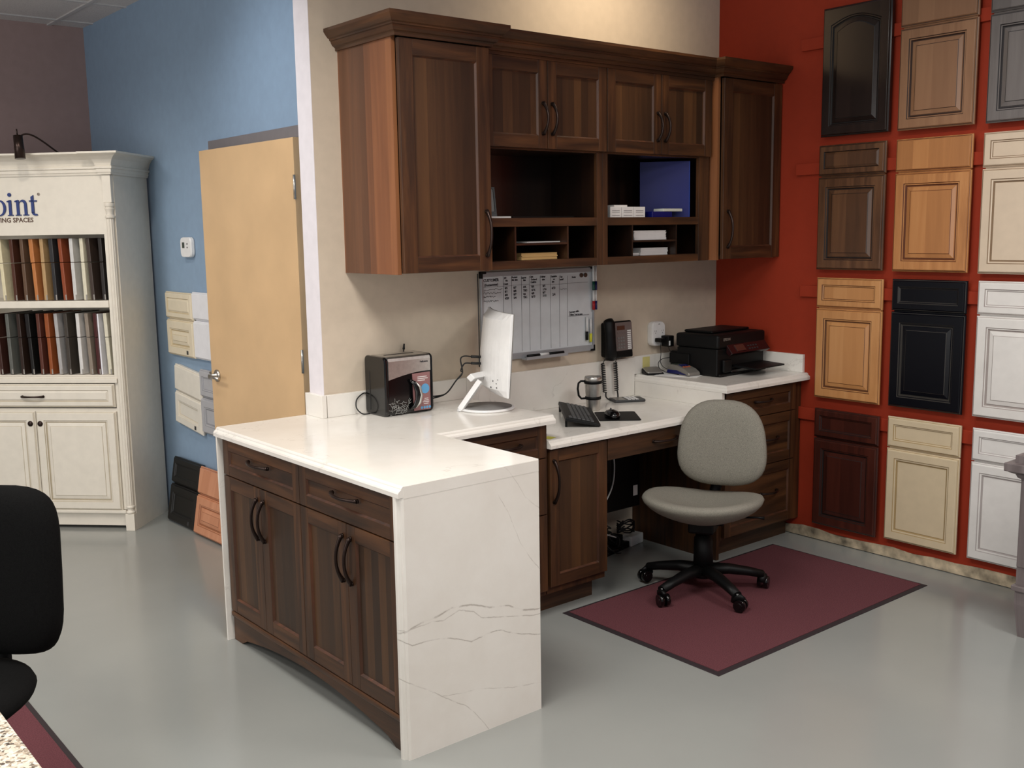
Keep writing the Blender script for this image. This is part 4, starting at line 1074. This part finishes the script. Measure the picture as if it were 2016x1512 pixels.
# side profile swept across the width: long axis local x
prof = [(-.085, .004), (-.08, .040), (-.05, .052), (.0, .050), (.06, .036), (.092, .020), (.098, .006)]
m = MB(TM); m.loft([[(x, -.040+i, z) for x, z in prof] + [(.09, -.04+i, .0), (.02, -.04+i, .0), (0, -.04+i, .012), (-.05, -.04+i, .012), (-.08, -.04+i, 0)] for i in (0, .080)]); m.build('shell', 'silver', ctm, bevel=.006)
m = MB(TM); m.loft([[(x, y, z) for x, z in ((-.083, .0045), (-.075, .022), (0, .024), (.085, .006))] for y in (-.0425, -.0405)]); m.loft([[(x, y, z) for x, z in ((-.083, .0045), (-.075, .022), (0, .024), (.085, .006))] for y in (.0405, .0425)]); m.build('dark_side', 'navycap', ctm)
KM = TM @ Matrix.Translation((0, 0, .0505)) @ Matrix.Rotation(math.atan2(.014, .06), 4, 'Y')
for k in range(9): MB(KM).box((-.005+.016*(k//3), -.024+.018*(k % 3), .0), (.006+.016*(k//3), -.012+.018*(k % 3), .0026)).build('key', 'navycap' if k < 6 else 'orange', ctm)
MB(TM).box((-.062, -.028, .0515), (-.022, .028, .0535)).build('display', 'lcd', ctm)
pd = thing('check_reader', 'small silver-topped card reader left of the payment terminal', 'card reader', (-.60, -.07, HC))
DM_ = TR(-.625, -.085, HC+.0006, R(-25))
m = MB(DM_); m.loft([[(-.05, -.04, 0), (.05, -.04, 0), (.05, .04, 0), (-.05, .04, 0)], [(-.05, -.04, .008), (.05, -.04, .008), (.05, .04, .03), (-.05, .04, .03)]]); m.build('base', 'black_plastic', pd, bevel=.004)
m = MB(DM_ @ Matrix.Translation((0, -.0, .0205)) @ Matrix.Rotation(math.atan2(.022, .08), 4, 'X')); m.loft([[(p[0], p[1], w_) for p in rrect(.092*k, .078*k, .012)] for k, w_ in ((1, 0), (.95, .006))]); m.build('top_plate', 'silver', pd)
o = MB(TR(-.612, -.0235, .965)).box((-.028, -.0006, -.038), (.028, .0, .038)).build('sticky_note', 'sticky'); tag(o, 'pale yellow note stuck to the upstand behind the card reader', 'note')

# ------------------------------------------------------------------ mug, keyboard, mouse, pad, charger
mg = thing('travel_mug', 'stainless steel travel mug with black bands and handle on the desk', 'mug', (-1.19, -.205, ZD))
MC = (-1.19, -.205, ZD+.0005)
m = MB(); m.lathe([(.033, 0), (.034, .004), (.037, .06), (.040, .10), (.044, .158), (.0445, .166), (.0425, .167), (.0425, .160)], 32, MC); m.build('cup', 'steel', mg)
m = MB(); m.lathe([(.0425, .155), (.043, .1675), (.040, .172), (.020, .174), (.003, .1745)], 32, MC); m.build('lid', plain('clear_grey_lid', (170, 168, 165), .2, .6), mg)
for z_, r_ in ((.055, .0372), (.135, .0428)):
    m = MB(); m.lathe([(r_, z_), (r_+.003, z_+.001), (r_+.003, z_+.015), (r_, z_+.016)], 32, MC); m.build('band', 'black_plastic', mg)
ha = R(146); cx, cy = math.cos(ha), math.sin(ha)
m = MB(); m.tube([(MC[0]+cx*d_, MC[1]+cy*d_, MC[2]+z_) for d_, z_ in ((.040, .148), (.062, .148), (.074, .138), (.078, .11), (.073, .075), (.060, .060), (.038, .061))], [.009]*7, 8, flat=.6); m.build('handle', 'black_plastic', mg)

kb = thing('keyboard', 'black keyboard raised on its feet at the left of the low desktop', 'keyboard', (-1.40, -.32, ZD))
kd = Vector((.40, .515)).normalized()      # long axis direction
ka = math.atan2(kd.y, kd.x)
KM = Matrix.Translation((-1.488, -.562, ZD+.002)) @ Matrix.Rotation(ka, 4, 'Z')   # x along the long edge, y towards the rear (upper left)
KT = KM @ Matrix.Rotation(R(11), 4, 'X')
m = MB(KT); m.loft([[(0, 0, 0), (.44, 0, 0), (.45, .165, 0), (-.01, .165, 0)], [(0.003, .0, .014), (.437, .0, .014), (.447, .165, .018), (-.007, .165, .018)]]); m.build('case', 'black_plastic', kb, bevel=.004)
MB(KM).box((.02, .150, 0), (.03, .160, .030)).build('foot', 'black_plastic', kb); MB(KM).box((.41, .150, 0), (.42, .160, .030)).build('foot', 'black_plastic', kb)
kid = 0
for rw in range(6):
    x = .014; y = .030+rw*.0205
    while x < .43-.012:
        wk = .075 if (rw == 0 and .09 < x < .12) else .0165
        if kid < 99:
            k = MB(KT); zt = .0145+.0245*y; k.loft([[(x+i, y+i, z), (x+wk-i, y+i, z), (x+wk-i, y+.0165-i, z), (x+i, y+.0165-i, z)] for i, z in ((0, zt), (.0018, zt+.0045))]); k.build('key', 'dark_grey', kb)
        kid += 1; x += wk+.0042
pad = MB(TR(-1.235, -.42, ZD+.0005, ka)); pad.loft([[(p[0], p[1], z) for p in rrect(.235, .20, .012)] for z in (0, .0035)]); tag(pad.build('mouse_pad', 'black_plastic'), 'thin black mouse pad on the low desktop', 'mouse pad')
ms = thing('mouse', 'black computer mouse on the mouse pad', 'mouse', (-1.27, -.42, ZD+.004))
m = MB(TR(-1.285, -.435, ZD+.0042, ka+R(10))); m.lathe([(.050, 0), (.055, .006), (.053, .019), (.042, .031), (.02, .037), (.002, .038)], 24, (0, 0, 0), 0, True, 1.1, .66); m.build('body', 'black_gloss', ms)
m = MB(TR(-1.285, -.435, ZD+.0042, ka+R(10))); m.tube([(.022, -.003, .0365), (.022, .003, .0365)], .006, 12); m.build('wheel', 'dark_grey', ms)
ck = thing('calculator', 'flat silver and black calculator lying behind the mug', 'calculator', (-.85, -.12, ZD))
CM = TR(-.865, -.125, ZD+.0005, R(-28))
m = MB(CM); m.loft([[(p[0]*k, p[1]*k, z) for p in rrect(.175, .115, .014)] for k, z in ((.97, 0), (1, .006), (.97, .012))]); m.build('case', 'dark_grey', ck)
MB(CM).box((-.075, -.045, .0121), (-.02, .045, .0135)).build('display', 'silver', ck); 
for k in range(12): MB(CM).box((-.008+.021*(k//4), -.046+.024*(k % 4), .0121), (.008+.021*(k//4), -.028+.024*(k % 4), .0145)).build('key', 'white_plastic', ck)
o = MB(TR(-1.812, -.58, ZD+.0004, R(20))).box((-.03, -.02, 0), (.02, .022, .0006)).build('sticky_note', 'yellow'); tag(o, 'small yellow note at the left front corner of the low desktop', 'note')

# ------------------------------------------------------------------ shredder
sh = thing('paper_shredder', 'black and steel desktop paper shredder on the peninsula by the wall', 'shredder', (-2.28, -.11, HC))
sx0, sx1, sy0, sy1, sz0 = -2.408, -2.158, -.196, -.030, HC+.0005
HS = .258
m = MB(); body = [(p[0]+(sy0+sy1)/2, p[1]+sz0+HS/2) for p in rrect(sy1-sy0, HS, .022)]
def side(y_, z_): return (y_, z_)
m.prism(body, 'x', sx0, sx0+.018); m.build('end_cap', 'black_gloss', sh, bevel=.006); m = MB(); m.prism(body, 'x', sx1-.012, sx1); m.build('end_cap', 'black_gloss', sh, bevel=.006)
m = MB(); inn = [(p[0]+(sy0+sy1)/2, p[1]+sz0+HS/2) for p in rrect(sy1-sy0-.006, HS-.006, .020)]
m.prism(inn, 'x', sx0+.0182, sx1-.0122); m.build('bin', 'black_gloss', sh)
# steel hood: wraps the top and the upper front with a curved lower line
m = MB(); N = 12; rows_ = []
for i in range(N+1):
    t = i/N; x = sx0+.019+t*(sx1-sx0-.032); zb = sz0+.158+.026*math.sin(PI/2*min(1, t*1.15))
    rows_.append([(x, sy0+.0015, zb), (x, sy0+.0015, sz0+HS-.02), (x, sy0+.006, sz0+HS-.008), (x, sy0+.016, sz0+HS-.001), (x, sy0+.05, sz0+HS), (x, sy1-.03, sz0+HS), (x, sy1-.03, sz0+HS-.01), (x, sy0+.01, sz0+HS-.02), (x, sy0+.0035, zb)])
m.loft(rows_); m.build('steel_hood', 'steel', sh)
MB().box((sx0+.05, sy0+.075, sz0+HS+.0003), (sx1-.05, sy0+.088, sz0+HS+.0012)).build('feed_slot', 'black_plastic', sh)
FS = frame((0, sy0+.0012, 0), (1, 0, 0), (0, -1, 0))
text_mb('Fellowes', .012, .0003, FS @ Matrix.Translation((sx1-.068, sz0+.222, 0)), .0003).build('lettering', 'ink', sh)
lab = MB(FS); lab.loft([[(sx1-.105, sz0+.012, w_), (sx1-.018, sz0+.012, w_), (sx1-.018, sz0+.178, w_), (sx1-.110, sz0+.176, w_)] for w_ in (-.0008, .0022)]); lab.build('printed_label', 'red_label', sh)
for zz_, w0, w1 in ((.158, -.085, -.035), (.150, -.085, -.03), (.142, -.085, -.045), (.060, -.05, -.03), (.052, -.055, -.028), (.045, -.06, -.026), (.037, -.055, -.03)):
    MB(FS).box((sx1+w0, sz0+zz_, .0023), (sx1+w1, sz0+zz_+.0028, .0027)).build('text_line', 'white_plastic', sh)
m = MB(FS); m.lathe([(.022, .0023), (.022, .0027)], 20, (sx1-.045, sz0+.105, 0)); m.build('label_picture', 'skyblue', sh)
for k in range(4):
    m = MB(FS); m.lathe([(.006, .0023), (.006, .0027)], 12, (sx1-.065+k*.014, sz0+.022, 0)); m.build('label_icon', 'skyblue', sh)
# bin window with shreds behind, and the big curved grip
m = MB(FS); random.seed(5)
for k in range(70):
    x = random.uniform(sx0+.03, sx1-.13); z = sz0+random.uniform(.008, .075)*random.uniform(.4, 1)
    a = random.uniform(0, PI); l_ = random.uniform(.008, .02); dx, dz = math.cos(a)*l_, math.sin(a)*l_
    m.tube([(x, max(z, sz0+.006), .001), (x+dx*.5+random.uniform(-.003, .003), max(z+dz*.5, sz0+.006), .0016), (x+dx, max(z+dz, sz0+.006), .001)], .0009, 4)
sd_ = m.build('shredded_paper', 'shreds', sh); sd_['kind'] = 'stuff'
m = MB(FS); gx = sx1-.105
m.tube([(gx-.02, sz0+.150, .006), (gx-.002, sz0+.135, .016), (gx+.008, sz0+.10, .022), (gx+.008, sz0+.065, .022), (gx-.004, sz0+.035, .015), (gx-.02, sz0+.024, .004)], [.006, .011, .013, .013, .011, .006], 12, flat=.7); m.build('grip', 'black_gloss', sh)
m = MB(FS); m.tube([(gx+.0, sz0+.142, .020), (gx+.014, sz0+.12, .030), (gx+.020, sz0+.085, .034), (gx+.014, sz0+.05, .028), (gx-.002, sz0+.028, .018)], [.003, .005, .006, .005, .003], 10); m.build('chrome_strip', 'satin', sh)
m = MB(); m.box((sx0-.0008, sy0+.12, sz0+.02), (sx0, sy0+.126, sz0+.19)); m.build('seam', 'rubber', sh)
cb = MB()
cb.tube([(sx1+.02, -.03, sz0+.10), (sx1+.03, -.035, sz0+.16), (sx1+.07, -.04, sz0+.11), (sx1+.085, -.045, sz0+.06), (sx1+.05, -.04, sz0+.10), (sx1+.02, -.035, sz0+.15), (sx1+.06, -.04, sz0+.13), (sx1+.095, -.045, sz0+.075), (sx1+.06, -.045, sz0+.095), (sx1+.03, -.04, sz0+.02), (sx1-.01, -.025, sz0+.005)], .0025, 6)
cb.build('power_cord', 'rubber', sh)
cb = MB(); cb.tube([(sx0+.01, -.0275, sz0+.085), (sx0-.01, -.028, sz0+.088), (sx0-.045, -.032, sz0+.065), (sx0-.055, -.045, sz0+.03), (sx0-.035, -.06, sz0+.004), (sx0-.003, -.07, sz0+.003)], .0028, 6)
cb.build('power_cord', 'rubber', sh)
cb = MB(); cb.tube([(sx1-.035, -.02, sz0+HS+.005), (sx1-.030, -.018, sz0+HS+.03)], [.006, .0035], 8); cb.tube([(sx1-.035, -.02, sz0+HS+.005), (sx1-.035, -.012, sz0+.2)], .003, 6)
tag(cb.build('cable_plug', 'rubber'), 'black cable plug sticking up behind the shredder', 'plug')

# ------------------------------------------------------------------ monitor seen from behind
mo = thing('monitor', 'white curved monitor on a slanted stand, seen from behind', 'monitor', (-1.95, -.31, HC))
dc_ = Vector((-1.955, -.315, HC+.0005))
m = MB(); m.lathe([(.124, 0), (.128, .003), (.126, .008), (.118, .0105)], 48, tuple(dc_)); m.build('base', 'white_plastic', mo)
m = MB(); m.lathe([(.114, .0107), (.114, .0118), (.004, .012)], 48, tuple(dc_)); m.build('base_top', 'mid_grey', mo)
fa = math.atan2(-.535+.11, -1.998+1.66)
nr = Vector((.197, .400)).normalized()   # near -> far along the panel
ctr = Vector((-1.984+.245*.442, -.515+.245*.897))
nn_ = Vector((-nr.y, nr.x))        # towards the back (left in the photo)
Wm, Hm, tilt_ = .49, .362, R(-8)
z0m = .985; N = 16
def mon(u, v, d): # u -1..1 near->far, v 0..1, d thickness towards back; curve: edges come towards the user
    x = u*Wm/2; curve = -.024*u*u
    off = curve + d - .055*v*0 + (.5-v)*math.tan(-tilt_)*Hm*-.0
    # lean back: the top moves towards the back
    off += -(v-1)*Hm*math.sin(R(4))
    return (ctr.x+nr.x*x+nn_.x*off, ctr.y+nr.y*x+nn_.y*off, z0m+v*Hm)
m = MB(); rings = []
for i in range(N+1):
    u = -1+2*i/N; bulge = .012+.034*(1-u*u)
    rings.append([mon(u, 0, .0), mon(u, 1, .0), mon(u, 1, .009), mon(u, .92, bulge), mon(u, .5, bulge+.008*(1-u*u)), mon(u, .08, bulge), mon(u, 0, .009)])
m.loft(rings, 0, False); m.build('housing', 'white_gloss', mo, bevel=.002)
m = MB(); rings = []
for i in range(N+1):
    u = -1+2*i/N; rings.append([mon(u, 0.0, -.0035), mon(u, 1, -.0035), mon(u, 1, -.0003), mon(u, 0.0, -.0003)])
m.loft(rings); m.build('bezel', 'silver', mo)
m = MB(); rings = []
for i in range(N+1):
    u = (-1+2*i/N)*.97; rings.append([mon(u, 0.03, -.0045), mon(u, .97, -.0045), mon(u, .97, -.0037), mon(u, 0.03, -.0037)])
m.loft(rings); m.build('screen', 'black_gloss', mo)
# stand: slanted arm up to the back of the panel
ft = Vector((-2.085, -.290, HC+.006)); hub_ = Vector(mon(.05, .20, .028))
m = MB(); m.tube([ft, Vector((-1.995, -.325, HC+.130))], [.023, .023], 4, flat=.7, smooth=False); m.tube([Vector((-2.03, -.30, HC+.145)), hub_], [.024, .026], 4, flat=.8, smooth=False)
m.build('stand_arm', 'white_plastic', mo, bevel=.003)
m = MB(); m.tube([ft+Vector((-.012, 0, -.0)), ft+Vector((.03, -.012, .0)), dc_+Vector((-.03, .0, .004))], [.012, .014, .012], 8, flat=.5); m.build('stand_foot', 'white_plastic', mo)
# round port cluster text on the back, lower near side
m = MB()
for (u_, v_, w_, h_) in ((-.74, .20, .03, .006), (-.70, .15, .05, .006), (-.72, .10, .035, .008), (-.58, .17, .02, .012), (-.52, .09, .03, .01)):
    b0 = .012+.034*(1-u_*u_)+.0015
    p = [Vector(mon(u_, v_, b0)), Vector(mon(u_+w_*2, v_, b0)), Vector(mon(u_+w_*2, v_+h_*1.5, b0)), Vector(mon(u_, v_+h_*1.5, b0))]
    q = [x_+Vector((nn_.x, nn_.y, 0))*.0008 for x_ in p]
    m.loft([[tuple(x_) for x_ in p], [tuple(x_) for x_ in q]])
m.build('rating_print', 'ink', mo)
pc_ = Vector(mon(.15, .42, .045))
cb = MB()
for k, dz in enumerate((0, -.03)):
    a = pc_+Vector((nn_.x*.012, nn_.y*.012, dz)); b_ = a+Vector((nn_.x*.04, nn_.y*.04, .003))
    cb.tube([a-Vector((nn_.x, nn_.y, 0))*.004, b_], .006, 8)
    cb.tube([b_, b_+Vector((-.03, .01, .004-k*.004)), b_+Vector((-.048, .015, -.01-k*.02)), Vector((-2.00, -.20, HC+.155)), Vector((-2.03, -.19, HC+.12)), Vector((-2.06, -.15, HC+.06)), Vector((-2.10, -.09, HC+.045-k*.01)), Vector((sx1+.04, -.05, HC+.035-k*.015)), Vector((sx1+.012, -.028, HC+.03-k*.015))], .0032, 6)
tag(cb.build('monitor_cables', 'rubber'), 'black cables running from the monitor back towards the shredder', 'cable')
cb = MB(); cb.tube([(-1.7565, -.012, 1.10), (-1.7575, -.012, 1.50)], .0025, 6); cb.tube([(-1.756, -.012, 1.055), (-1.7565, -.012, 1.10)], .004, 6)
tag(cb.build('antenna_wire', 'dark_grey'), 'thin dark wire running down the left side of the whiteboard', 'wire')

# ------------------------------------------------------------------ things in the hutch
SZ = 1.7525; CZ = 1.5672
def cardbox(x0, x1, label, z0=SZ, h_=.053, d=.075, y=-.335):
    r = thing('card_box', label, 'box', ((x0+x1)/2, y+.04, z0), 'small white boxes on the hutch shelf')
    MB().box((x0, y, z0+.0004), (x1, y+d, z0+h_)).build('carton', 'paper', r, bevel=.001)
    m = MB(); [m.box((x0+.012, y-.0006, z0+zz), (x1-.012, y-.0001, z0+zz+.002)) for zz in (.012, .026, .034)]; m.build('print', 'mid_grey', r)
cardbox(-1.196, -1.120, 'small white card box leftmost of three on the hutch shelf')
cardbox(-1.117, -1.035, 'small white card box in the middle of three on the hutch shelf')
cardbox(-1.032, -.955, 'small white card box rightmost of three beside the blue binder')
MB().box((0, 0, 0), (0, 0, 0))
o = MB().box((-1.15, -.315, SZ+.0535), (-1.06, -.27, SZ+.062)).build('card_box', 'paper'); tag(o, 'flat white packet lying on top of the three small boxes', 'box')
bi = thing('binder', 'blue ring binder standing upright on the hutch shelf', 'binder', (-.70, -.2, SZ))
MB().box((-.600, -.33, SZ+.0004), (-.596, -.04, SZ+.275)).box((-.665, -.33, SZ+.0004), (-.661, -.04, SZ+.275)).build('cover', 'blue_binder', bi) if False else None
BMx = TR(-.612, -.325, SZ+.0004, R(42))
m = MB(BMx); m.box((-.0, -.0, 0), (.045, .004, .285)); m.build('spine', plain('bright_blue_vinyl', (14, 52, 150), .3), bi)
m = MB(BMx); m.box((-.001, .0042, 0), (.004, .255, .285)).box((.041, .0042, 0), (.046, .255, .285)) ; m.build('cover', 'blue_binder', bi)
o = MB(TR(-.80, -.285, SZ+.0004, R(3))).box((-.105, -.045, 0), (.05, .05, .030)).build('booklet', 'blue_binder', bevel=.002); tag(o, 'small blue booklet lying in front of the blue binder', 'booklet')
o = MB(TR(-.72, -.300, SZ+.0307, R(3))).box((-.10, -.028, 0), (.05, .038, .014)).build('notepad', plain('pale_notepad', (214, 218, 206), .7), bevel=.002); o.location.z = 0; tag(o, 'pale notepad lying on the blue booklet', 'notepad')
pf_ = thing('picture_frame', 'small grey frame standing at the left end of the hutch shelf', 'frame', (-1.90, -.28, SZ))
FMx = TR(-1.915, -.285, SZ+.0005, R(-20), R(-14)); m = MB(FMx); m.box((-.045, 0, .032), (.045, .010, .135)); m.build('glass', 'mid_grey', pf_, bevel=.002)
m = MB(FMx)
for a, b_ in (((-.052, -.003, .025), (-.045, .012, .142)), ((.045, -.003, .025), (.052, .012, .142)), ((-.045, -.003, .025), (.045, .012, .032)), ((-.045, -.003, .135), (.045, .012, .142))): m.box(a, b_)
m.box((-.052, -.003, 0), (.052, .03, .0245)); m.build('rim', 'dark_grey', pf_)
for (a, b_, z, c_, n_, l_) in ((-1.945, -1.80, SZ, 'paper', 'papers', 'few pale papers lying at the left end of the hutch shelf'), (-1.79, -1.42, SZ, 'black_plastic', 'folder', 'flat black folder lying on the left hutch shelf')):
    o = MB().box((a, -.32, z+.0004), (b_, -.06, z+.010)).build(n_, c_, bevel=.001); tag(o, l_, 'papers' if n_ == 'papers' else 'folder')
# slots
def stack(name, x0, x1, z0, h_, mat, label, y=-.315, n=5, cat='papers', d=.24):
    m = MB(); random.seed(len(label))
    for k in range(n):
        j = random.uniform(-.002, .002); m.box((x0+j, y+random.uniform(0, .004), z0+.0004+h_*k/n), (x1+j, y+d, z0+.0002+h_*(k+1)/n))
    return tag(m.build(name, mat), label, cat)
stack('envelopes', -1.735, -1.52, CZ, .030, 'manila', 'stack of manila envelopes in the lowest left slot', cat='envelopes')
stack('papers', -1.70, -1.50, 1.6435, .005, 'paper', 'thin sheaf of papers in the upper left slot', n=2)
stack('envelopes', -1.030, -.800, 1.6435, .046, 'paper', 'thick stack of white envelopes in the upper right slot', y=-.335, n=12, cat='envelopes')
stack('papers', -.962, -.765, CZ, .036, 'paper', 'loose stack of white papers in the lower right slot', n=7)
stack('papers', -1.052, -.975, CZ, .013, 'paper', 'few folded papers left of the stack in the lower right slot', n=3)

# ------------------------------------------------------------------ knee space: computer tower, power strip, adapters, cables
tw = thing('computer_tower', 'black computer tower mounted under the desk against the wall', 'computer', (-1.0, -.12, .4))
tx0, tx1, ty0 = -1.24, -.835, -.19
MB().box((tx0, ty0, .24), (tx1, -.003, .62)).build('case', 'black_plastic', tw, bevel=.004)
MB().box((tx1-.05, ty0-.0008, .30), (tx1-.018, ty0-.0001, .355)).build('label', 'white_plastic', tw)
m = MB(); [m.box((tx0+.1+k*.012, ty0-.0012, .40), (tx0+.104+k*.012, ty0-.0001, .56)) for k in range(8)]; m.build('vent', 'dark_grey', tw)
ps = thing('power_strip', 'black power strip on the floor in the knee space', 'power strip', (-1.0, -.12, 0))
MB(TR(-1.03, -.15, .0005, R(12))).box((-.17, -.025, 0), (.17, .025, .035)).build('case', 'black_plastic', ps, bevel=.005)
o = MB(TR(-.80, -.10, .0005, R(10))).box((-.06, -.035, 0), (.06, .035, .055)).build('power_adapter', 'white_plastic', bevel=.006); tag(o, 'white power adapter on the floor in the knee space', 'power adapter')
for k, (x, y_, lb) in enumerate(((-1.10, -.155, 'black power adapter on the strip, left one'), (-.96, -.13, 'black power adapter on the strip, right one'))):
    o = MB(TR(x, y_, .036, R(12+6*k))).box((-.035, -.03, 0), (.035, .03, .05)).build('power_adapter', 'black_plastic', bevel=.005); tag(o, lb, 'power adapter', 'adapters on the floor power strip')
cb = MB(); cb.tube([(-1.07, -.21, .62), (-1.055, -.22, .50), (-1.08, -.225, .38), (-1.17, -.225, .27), (-1.22, -.21, .24), (-1.15, -.20, .16), (-1.02, -.17, .10), (-.90, -.13, .05), (-.86, -.11, .03)], .004, 6)
tag(cb.build('white_cable', 'white_plastic'), 'white cable hanging across the computer tower', 'cable')
cb = MB(); random.seed(9)
for k in range(5):
    x, y_ = -1.19+.02*k, -.19
    pts = [(x, y_, .24)]
    for j in range(6): pts.append((x+.03*j+random.uniform(-.04, .04), -.16+random.uniform(-.05, .05), max(.012, .21-.04*j+random.uniform(-.02, .02))))
    cb.tube(pts, .0035, 6)
for k in range(4):
    a0 = random.uniform(0, 6); cb.tube([(-.88+.055*math.cos(a0+j*.7), -.13+.035*math.sin(a0+j*.7), .10+.012*k+.02*math.sin(j+k)) for j in range(12)], .004, 6)
tag(cb.build('cable_bundle', 'rubber'), 'tangle of black cables between the tower and the power strip', 'cables')
